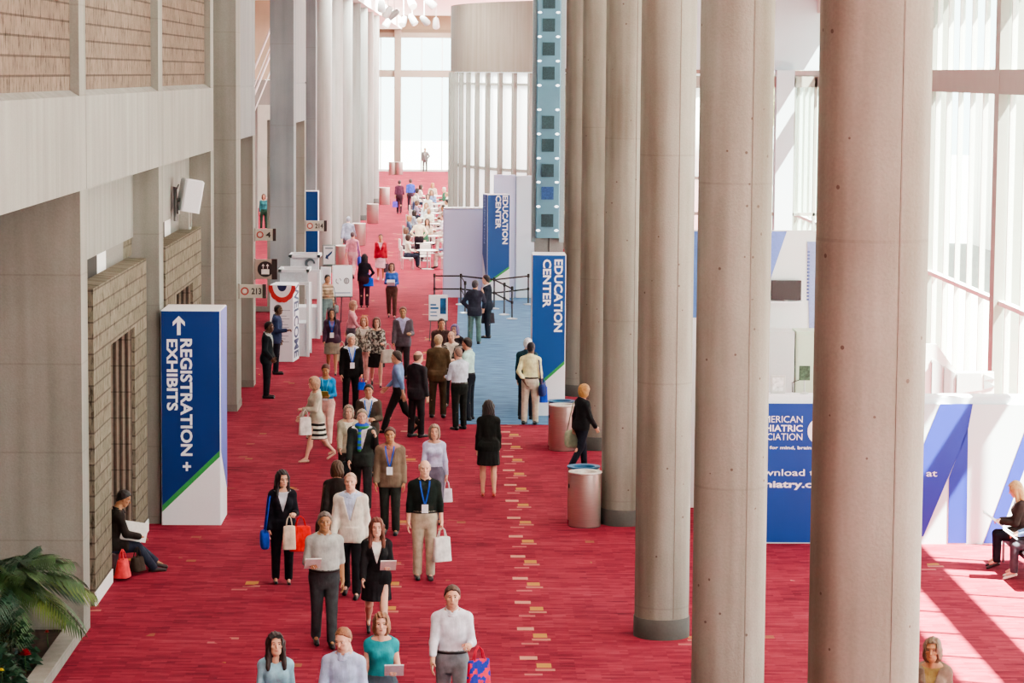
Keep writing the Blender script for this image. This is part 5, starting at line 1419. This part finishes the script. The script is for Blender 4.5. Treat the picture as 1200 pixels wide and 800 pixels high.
PK = person('man in a dark jacket with a green and blue scarf', 424, 598, 'feet', 1.78, 'm', 176, ('short', '#8a7a68'), SK['l'], '#d8d4d6', '#2d3330', ('trousers', '#2b2a2a'), ph=.6, arms=('strap', 'swing'), scarf=('#3f8a4a', ('stripe', '#2a4fb0')))
shoulder_bag('black shoulder bag of the man with the green and blue scarf', PK, 'r', '#22262a', .3, .26)
PX = person('grey haired woman in a beige cardigan beside the scarf man', 408, 577, 'feet', 1.64, 'f', 170, ('bob', '#8d7c6c'), SK['l'], '#cfc9b6', '#a99f8a', ('trousers', '#3a3733'), ph=1.5)
PV = person('young man in a brown vest over white sleeves, bright blue lanyard', 432, 556, 'feet', 1.72, 'm', 182, ('short', '#1d1716'), SK['m'], '#e9e4e4', '#4c4138', ('trousers', '#38332f'), ph=.4, arms=('front', 'hold'), lanyard='#2f7ed8')
PY = person('woman in a cream cardigan and black and white striped skirt, walking left', 371, 540, 'feet', 1.68, 'f', 250, ('bob', '#b08a70'), SK['p'], '#cfcabb', '#c9c4b0', ('skirt', '#e3e0d2', .5, .05, ('stripe', '#2a2826')), ph=1.0, shoes='#c9a08c', arms=('front', 'swing'))
tote('white paper bag beside the striped skirt', PY['hand_l']+Vector((.12, -.05, 0)), '#e6e2dd', .26, .34, .1, .4, name='paper_bag')
PU = person('woman in a bright blue shirt and pale pink trousers reading a booklet', 382, 521, 'feet', 1.7, 'f', 184, ('bun', '#5b2f24'), SK['o'], '#2384bd', None, ('trousers', '#dfb9ae'), ph=2.0, arms=('front', 'front'), lanyard='#4fb0d8', look=(0, -18))
papers('small open booklet held by the woman in the bright blue shirt', PU, '#8f9a4a', 'booklet', 'booklet')
PO = person('older man with white hair in a black suit with a blue lanyard', 411, 483, 'feet', 1.76, 'm', 165, ('short', '#cfc6bc'), SK['l'], '#cfd2d8', '#1a1918', ('trousers', '#191817'), ph=.3, arms=('down', 'down'), pose='stand', lanyard='#3a6ecf', look=(-25, 0))
tote('small bright blue bag hanging from the older man in the black suit', PO['hand_l'], '#1f55d8', .18, .16, .08, .2, .12)
PQ = person('woman walking away in a black jacket and short black skirt with long dark hair', 572, 581, 'feet', 1.72, 'f', -4, ('long', '#2b2220'), SK['l'], '#1b201b', '#191d19', ('skirt', '#1a1c1b', .58), shoes='#b0584c', ph=.4, arms=('swing', 'swing'), step=.5)
# --- standing on the left
S1 = person('guard in a black vest jacket with grey sleeves standing by the pier', 313, 466, 'feet', 1.78, 'm', 100, ('crop', '#1c1714'), SK['d'], '#9fa6a4', '#1d2428', ('trousers', '#191a20'), pose='stand', arms=('clasp', 'clasp'))
S2 = person('person in a navy jacket standing behind the guard', 324, 438, 'feet', 1.74, 'm', 95, ('crop', '#1a1614'), SK['d'], '#3a4260', '#333d5e', ('trousers', '#20222c'), pose='stand', arms=('down', 'hold'))
# --- knot of men in the middle
G1 = person('man in a dark charcoal suit with his back half turned, left of the standing knot', 488, 512, 'feet', 1.8, 'm', 40, ('fringe', '#6b5444'), SK['l'], '#c9ccd6', '#2e2a30', ('trousers', '#1f1d1f'), pose='stand', arms=('down', 'down'))
G2 = person('man in a brown suit seen from behind in the standing knot', 513, 489, 'feet', 1.82, 'm', 8, ('short', '#a58a6c'), SK['l'], '#cfc6b2', '#5b4a36', ('trousers', '#463828'), pose='stand', arms=('down', 'front'))
G3 = person('bald man in a striped grey jacket facing the viewer within the standing knot', 529, 476, 'feet', 1.72, 'm', 190, ('fringe', '#a58f7c'), SK['p'], '#d9cfc2', '#8f8a82', ('trousers', '#2a2a2a'), pose='stand', arms=('front', 'hold'), jpat=('stripe', '#3a3735'))
G4 = person('man in a white shirt and dark trousers with a bald head, front of the knot', 538, 503, 'feet', 1.74, 'm', -35, ('crop', '#8c7468'), SK['p'], '#ccd6e4', None, ('trousers', '#1d211d'), pose='stand', arms=('front', 'front'), fat=1.1)
G5 = person('dark haired man in a mint shirt at the right of the knot', 549, 492, 'feet', 1.8, 'm', -65, ('short', '#2b1f1b'), SK['l'], '#c4e8de', None, ('trousers', '#22262e'), pose='stand', arms=('down', 'front'))
papers('white sheet held inside the standing knot of men', G3, '#ece6d6')
G6 = person('man in a light blue shirt and black trousers striding left of the standing knot', 467, 507, 'feet', 1.78, 'm', -80, ('short', '#3a2c26'), SK['l'], '#7d9ac8', None, ('trousers', '#22201f'), ph=1.3, arms=('swing', 'swing'))
# --- on the blue carpet
B1 = person('man in a dark jacket and grey-green trousers seen from behind on the blue carpet', 556, 403, 'feet', 1.78, 'm', 14, ('short', '#3d3a3c'), SK['m'], '#3d4152', '#30323f', ('trousers', '#5a746e'), pose='stand', arms=('hip', 'face'))
B2 = person('man in a black suit facing left, talking on the blue carpet', 571, 396, 'feet', 1.8, 'm', -75, ('short', '#1d1816'), SK['l'], '#d3dce6', '#1c2230', ('trousers', '#1a1f2a'), pose='stand', arms=('down', 'carry'))
tote('dark leather document bag carried by the man in the black suit', B2['hand_r'], '#37333a', .4, .3, .12, .2, .1, name='document_bag')
B3 = person('man in a pale yellow shirt and beige trousers seen from behind', 621, 497, 'feet', 1.78, 'm', 15, ('crop', '#1c1820'), SK['d'], '#e3e3b4', None, ('trousers', '#c0b8a6'), pose='stand', arms=('back', 'down'))
B4 = person('white haired person in a dark teal coat behind the yellow shirted man', 617, 491, 'feet', 1.78, 'm', 20, ('short', '#cbd0d6'), SK['l'], '#2b3f4c', '#22404a', ('trousers', '#2b3038'), pose='stand', arms=('down', 'down'))
shoulder_bag('navy shoulder bag at the right hip of the yellow shirted man', B3, 'r', '#26356e', .3, .26)
tote('bright blue bag hanging low behind the yellow shirted man', Vector((B3['loc'].x+.3, B3['loc'].y+.25, .95)), '#2a4ec4', .18, .34, .1, .2)
# --- by the bins
K1 = person('blonde person in a dark coat passing between the two pairs of bins', 681, 551, 'feet', 1.66, 'f', 60, ('bob', '#b58c54'), SK['l'], '#23282a', '#1f2326', ('trousers', '#1d2430'), ph=.6)
shoulder_bag('large pale green bag on the back of the blonde person by the bins', K1, 'l', '#9fb59a', .42, .36)
# --- crowd around the frames
C1 = person('woman in a striped tan top with a shoulder strap, looking at the posters', 383, 389, 'feet', 1.68, 'f', 150, ('tail', '#2a2423'), SK['m'], '#b9a48c', None, ('trousers', '#6d7f80'), pose='stand', arms=('down', 'hold'), pattern=('stripe', '#8e7a66'))
shoulder_bag('grey bag of the woman in the striped tan top', C1, 'l', '#7c8a88', .34, .26)
C2 = person('woman in a blue and purple print top with a light tote', 389, 362, 'head', 1.66, 'f', 178, ('long', '#241a1c'), SK['m'], '#6f7cab', '#4a3244', ('skirt', '#8c8476', .55), ph=.5, lanyard='#2f5ec8', pattern=('blot', '#9a6a8a'))
tote('beige tote bag of the woman in the print top', C2['hand_l']+Vector((.05, 0, .1)), '#c9bda6', .36, .34, .14, .2)
C3 = person('person in a pink top crossing behind the scarf wearers', 412, 351, 'head', 1.66, 'f', 90, ('bob', '#a87a66'), SK['p'], '#c88a94', None, ('trousers', '#4a3a44'), ph=1.4)
C4 = person('woman in a grey patterned wrap and black skirt', 441, 452, 'feet', 1.68, 'f', 176, ('bob', '#6b4a3c'), SK['p'], '#a8a196', '#b5b0a6', ('skirt', '#221e1f', .5), ph=.8, pattern=('blot', '#3d3735'), jpat=('blot', '#4a4340'), arms=('hold', 'swing'))
tote('round pale grey bag of the woman in the patterned wrap', C4['hand_l']+Vector((.12, 0, 0)), '#c4c2b6', .36, .3, .16, .4)
C5 = person('woman in a patterned cream shawl, left of the grey wrap woman', 427, 369, 'head', 1.66, 'f', 186, ('bob', '#b06a4a'), SK['p'], '#d6cfc4', '#c4bcae', ('trousers', '#c98f8c'), ph=1.8, jpat=('blot', '#6b665e'))
C6 = person('man in a grey blazer with a lavender shirt', 472, 443, 'feet', 1.78, 'm', 180, ('short', '#6a4234'), SK['o'], '#b5b2d6', '#5f565e', ('trousers', '#332c2f'), ph=.3, arms=('hold', 'swing'))
C7 = person('person in a dark brown coat beside the small poster stand', 517, 372, 'head', 1.72, 'm', 170, ('short', '#3a2b28'), SK['m'], '#4a3430', '#4a3330', ('trousers', '#3a2b2b'), ph=1.1)
C8 = person('person in a mauve cap and dark jacket behind the knot of men', 534, 379, 'head', 1.7, 'f', 200, ('bob', '#6a5a8c'), SK['p'], '#3a3034', '#2c2428', ('trousers', '#2c2428'), ph=1.1)
C9 = person('person in a blue top and brown trousers carrying a white box', 459, 372, 'feet', 1.7, 'f', 182, ('bob', '#5a3430'), SK['l'], '#3d63b0', None, ('trousers', '#5e3c36'), ph=.4, arms=('front', 'front'))
papers('white box in the arms of the person in the blue top', C9, '#e4e2ea', 'box', 'box', .24, .2, th=.1)
C10 = person('woman walking away in a black top and dark maroon trousers', 427, 360, 'feet', 1.72, 'f', 0, ('long', '#241820'), SK['l'], '#1f1a26', None, ('trousers', '#3a1826'), ph=.3, arms=('swing', 'hip'), step=.5)
tote('bright blue bag at the hip of the woman in black walking away', C10['hand_r']+Vector((.05, -.1, .22)), '#1d55c4', .34, .26, .12, 0)
C11 = person('woman in a white dress and open red cardigan coming forward', 446, 328, 'feet', 1.68, 'f', 180, ('crop', '#3a2a26'), SK['m'], '#e9c9d2', '#b02a3c', ('dress', '#e6c6d0', .45, .03), ph=.7, arms=('carry', 'down'), step=.5, shoes='#f0e6e6')
tote('small black and white bag of the woman in the red cardigan', C11['hand_l'], '#54505a', .2, .3, .1, .2)
C12 = person('person in a pink shirt with a blue shoulder bag walking away by the bins', 413, 326, 'feet', 1.74, 'm', 10, ('crop', '#5a4a4c'), SK['l'], '#d59aa8', None, ('trousers', '#d4b0b4'), ph=.9)
shoulder_bag('blue shoulder bag of the person in the pink shirt', C12, 'r', '#3450b4', .3, .36)
C13 = person('person in a grey jacket at the colonnade, beyond the pink shirt', 408, 303, 'feet', 1.76, 'm', 10, ('short', '#8a8f98'), SK['l'], '#8f95a4', '#8a90a0', ('trousers', '#9a9aa4'), ph=1.5)
# --- far
F1 = person('person in a dark maroon shirt walking away, left of the far pair', 468, 250, 'feet', 1.78, 'm', 4, ('short', '#3d2a2c'), SK['m'], '#5a3246', None, ('trousers', '#3d1f2a'), ph=.4)
F2 = person('person in a blue shirt walking away, right of the far pair', 481, 247, 'feet', 1.76, 'm', 0, ('short', '#4a3430'), SK['m'], '#4a5fc0', None, ('trousers', '#43333f'), ph=2.4)
tote('violet bag carried by the left one of the far pair', F1['hand_l'], '#6a50c0', .3, .3, .12, 0)
F3 = person('person in a grey suit standing in front of the far window', 498, 201, 'feet', 1.8, 'm', 180, ('short', '#4a4440'), SK['m'], '#8a8884', '#6a6866', ('trousers', '#5c5a58'), pose='stand', arms=('hip', 'down'))
F4 = person('person in a cream shirt and black trousers standing by the far tables', 491, 306, 'feet', 1.74, 'm', 5, ('short', '#cbbd98'), SK['l'], '#efe6c4', None, ('trousers', '#241a22'), pose='stand', arms=('hip', 'hip'))
L1 = person('person in a teal top far off in the left lobby', 309, 269, 'feet', 1.7, 'f', 170, ('bob', '#6b4a3a'), SK['l'], '#3f7f86', None, ('trousers', '#2d4a3a'), pose='stand')
L2 = person('person in a pale pink top far off in the left lobby', 316, 266, 'feet', 1.72, 'm', 190, ('short', '#4a3a30'), SK['l'], '#d8a8a4', None, ('trousers', '#8a5a58'), pose='stand')
E1 = person('person with sandy hair at the bottom edge, beside the nearest column', 1094, 748, 'head', 1.7, 'f', 200, ('bob', '#6b5844'), SK['o'], '#8a7848', '#7a6a5c', ('trousers', '#4a403c'), ph=.5)

# --- seated: reader in the wall niche, two women on the bench
n0 = fins[1]+3.9
NI = person('person in a dark jacket sitting in the wall niche, reading', sex='m', h=1.74, face=72, hair=('short', '#1c1512'), kneeb=44, skin=SK['o'], top='#2a2320', jacket='#2b2420', bottom=('trousers', '#2a3040'), shoes='#2a1c18', pose='sit', seat=.32, arms=('lap', 'lap'), loc=(-5.4, n0+.75, 0), look=(10, -25), lean=.16, ph=.8)
bk = papers('open white book on the knees of the niche reader', NI, '#efece6', 'open_book', 'book', .46, .32)
bk.location = NI['knee']+Vector((-.06, -.06, .24)); bk.rotation_euler = (R(20), R(8), 0)
t = thing('stool', 'low dark box seat under the reader in the niche', 'seat', (-5.5, n0+.75, 0)); MB().bbox(-.24, .22, -.24, .24, 0, .33, .02).build('seat_block', plain('#4a2c30', .8), t)
t = tote('crumpled bright red bag on the carpet beside the niche reader', (-5.12, n0+.2, .46), '#e04a4e', .3, .26, .18, R(80), name='red_bag')
b = tote('dark camera bag with a strap on the floor by the niche reader', (-4.95, n0+.62, .42), '#3d322a', .26, .2, .16, R(60), name='camera_bag')
bx_, by_ = bp1.x+.42, bp1.y-.5
W1 = person('blonde woman in a dark blazer seated on the bench, writing on a pad', sex='f', h=1.68, face=-82, hair=('long', '#b08a5a'), skin=SK['p'], top='#e6e0da', jacket='#3a2c28', bottom=('trousers', '#1e1c26'), shoes='#2a1c1c', pose='sit', seat=.46, arms=('front', 'front'), loc=(bx_-.02, by_+.62, 0), look=(0, -22), lean=.1)
papers('white writing pad on the lap of the blonde seated woman', W1, '#f4f2ee', 'writing_pad', 'pad', .26, .36)
W2 = person('seated person in grey trousers and pale sneakers, nearest on the bench', sex='f', h=1.7, face=-80, hair=('bob', '#6b5040'), skin=SK['p'], top='#6a86b4', jacket=None, bottom=('trousers', '#4a444c'), shoes='#d8d2c4', pose='sit', seat=.46, arms=('lap', 'lap'), loc=(bx_+.08, by_-.25, 0), lean=.08)
papers('open laptop sized white folder on the lap of the nearest bench sitter', W2, '#e4e8ee', 'folder', 'folder', .34, .26)

# --- far lounge: tables, chairs, seated people
CH = plain('#efeee6', .5); 
def chair0():
    t = thing('white_chair', '', 'chair', (0, 0, 0), 0, 'white chairs of the far lounge')
    MB().bbox(-.22, .22, -.22, .22, .43, .47, .02).build('seat', CH, t)
    MB().bbox(-.21, .21, -.24, -.2, .5, .9, .015).build('backrest', CH, t)
    for x in (-.19, .19):
        for y in (-.19, .19): MB().tube([(x, y, .44), (x*1.1, y*1.1, 0)], .014, 6).build('leg', plain('#b9b8b4', .4, .5), t)
    return t
def table0():
    t = thing('round_table', '', 'table', (0, 0, 0), 0, 'white round tables of the far lounge')
    MB().lathe([(.42, .72), (.44, .735), (.43, .75)], 24).build('tabletop', CH, t, 'auto')
    MB().lathe([(.03, .03), (.03, .72)], 10).build('pedestal', plain('#b9b8b4', .4, .5), t); MB().lathe([(.26, 0), (.25, .02), (.04, .04)], 20).build('base', plain('#b9b8b4', .4, .5), t)
    return t
c_first = chair0(); t_first = table0(); nc = nt_ = 0
ordn = ['nearest', 'second nearest', 'third nearest', 'fourth nearest', 'fifth nearest', 'sixth nearest', 'seventh nearest', 'eighth nearest', 'ninth nearest', 'tenth nearest', 'farthest']
tops = ['#e9e6d2', '#7d8fb4', '#d8d4cf', '#3d6a52', '#efe9dc', '#c9b9a4', '#5f6f8a', '#e6e2e8', '#a9b8c4', '#f0ecd8', '#6a5048', '#dfe6ea', '#b4a6c0', '#e8dcc8', '#4a5a78', '#ece8e0']
hs = ['#3a2a22', '#b08a5a', '#6b5040', '#241a18', '#c9c0b0']
colname = ['cream', 'slate blue', 'light grey', 'dark green', 'ivory', 'sand', 'grey-blue', 'pale lilac', 'pale blue', 'soft yellow', 'brown', 'icy white', 'mauve', 'beige', 'navy', 'off-white']
si = 0
for r in range(11):
    yt = 104+4.6*r; xt = -1.5-.16*(r % 2)-.03*r
    tb = t_first if r == 0 else dup(t_first, (0, 0, 0)); tb.location = (xt, yt, 0)
    tb['label'] = 'small round white table in the far lounge, %s of its row' % ordn[r]
    for k, (dx, dy, ang) in enumerate(((-.78, -.15, -80), (.76, .1, 85), (-.1, .9, 180))):
        ch = c_first if nc == 0 else dup(c_first, (0, 0, 0)); nc += 1
        ch.location = (xt+dx, yt+dy, 0); ch.rotation_euler = (0, 0, R(ang))
        ch['label'] = 'white chair at the %s round lounge table, %s' % (ordn[r], ['on its left', 'on its right', 'behind it'][k])
        if (r+k) % 3 != 2:
            f_ = -ang
            c = tops[si % 16]
            person('seated person in a %s top at the %s lounge table, %s' % (colname[si % 16], ordn[r], ['on its left', 'on its right', 'behind it'][k]), sex='fm'[si % 2], face=f_, hair=(['bob', 'short', 'long'][si % 3], hs[si % 5]), skin=SK['lmop'[si % 4]], top=c,
                   bottom=('trousers', ['#2d3444', '#d8d4c8', '#4a3a40'][si % 3]), pose='sit', seat=.47, arms=('front', 'lap'), loc=(xt+dx, yt+dy, 0), group='people seated in the far lounge'); si += 1
# ================================================================== LIGHT
w = bpy.data.worlds.new('sky'); SC.world = w; w.use_nodes = True
nt = w.node_tree; bg = nt.nodes['Background']
bg.inputs['Color'].default_value = (.88, .97, 1.0, 1); bg.inputs['Strength'].default_value = 6.2
def sun(): 
    l = bpy.data.lights.new('sun', 'SUN'); l.energy = 125.0; l.angle = R(.6); l.color = (1, .95, .86)
    o = bpy.data.objects.new('sun', l); COL.objects.link(o)
    d = Vector((-.92, .3, -1.523)); o.rotation_euler = d.to_track_quat('-Z', 'Y').to_euler()
sun()
def area(x, y, z, sx, sy, e, c=(.9, 1, .95)):  # fill lights added under the ceiling to lift the interior
    l = bpy.data.lights.new('ceiling_fill', 'AREA'); l.shape = 'RECTANGLE'; l.size = sx; l.size_y = sy; l.energy = e; l.color = c
    o = bpy.data.objects.new('ceiling_fill', l); COL.objects.link(o); o.location = (x, y, z); return o
for y in (24, 40, 56, 72, 88):
    area(-1.2, y, 11.7, 5, 6, 230)
for y in (104, 120, 136, 152, 168, 184, 200):
    area(-3.0, y, 11.7, 4, 8, 3200)
for y in (34, 54, 74):
    area(7, y, 11.7, 5, 8, 250)
area(-12, 70, 10.5, 8, 10, 900); area(-12, 100, 10.5, 8, 10, 1800); area(-14, 136, 10.5, 8, 10, 1800)
vs = SC.view_settings
vs.view_transform = 'AgX'; vs.look = 'AgX - Medium High Contrast'; vs.exposure = 0.25; vs.gamma = 1.0
SC.cycles.use_denoising = True
SC.cycles.max_bounces = 8; SC.cycles.diffuse_bounces = 4; SC.cycles.transparent_max_bounces = 12
SC.cycles.sample_clamp_indirect = 6.0
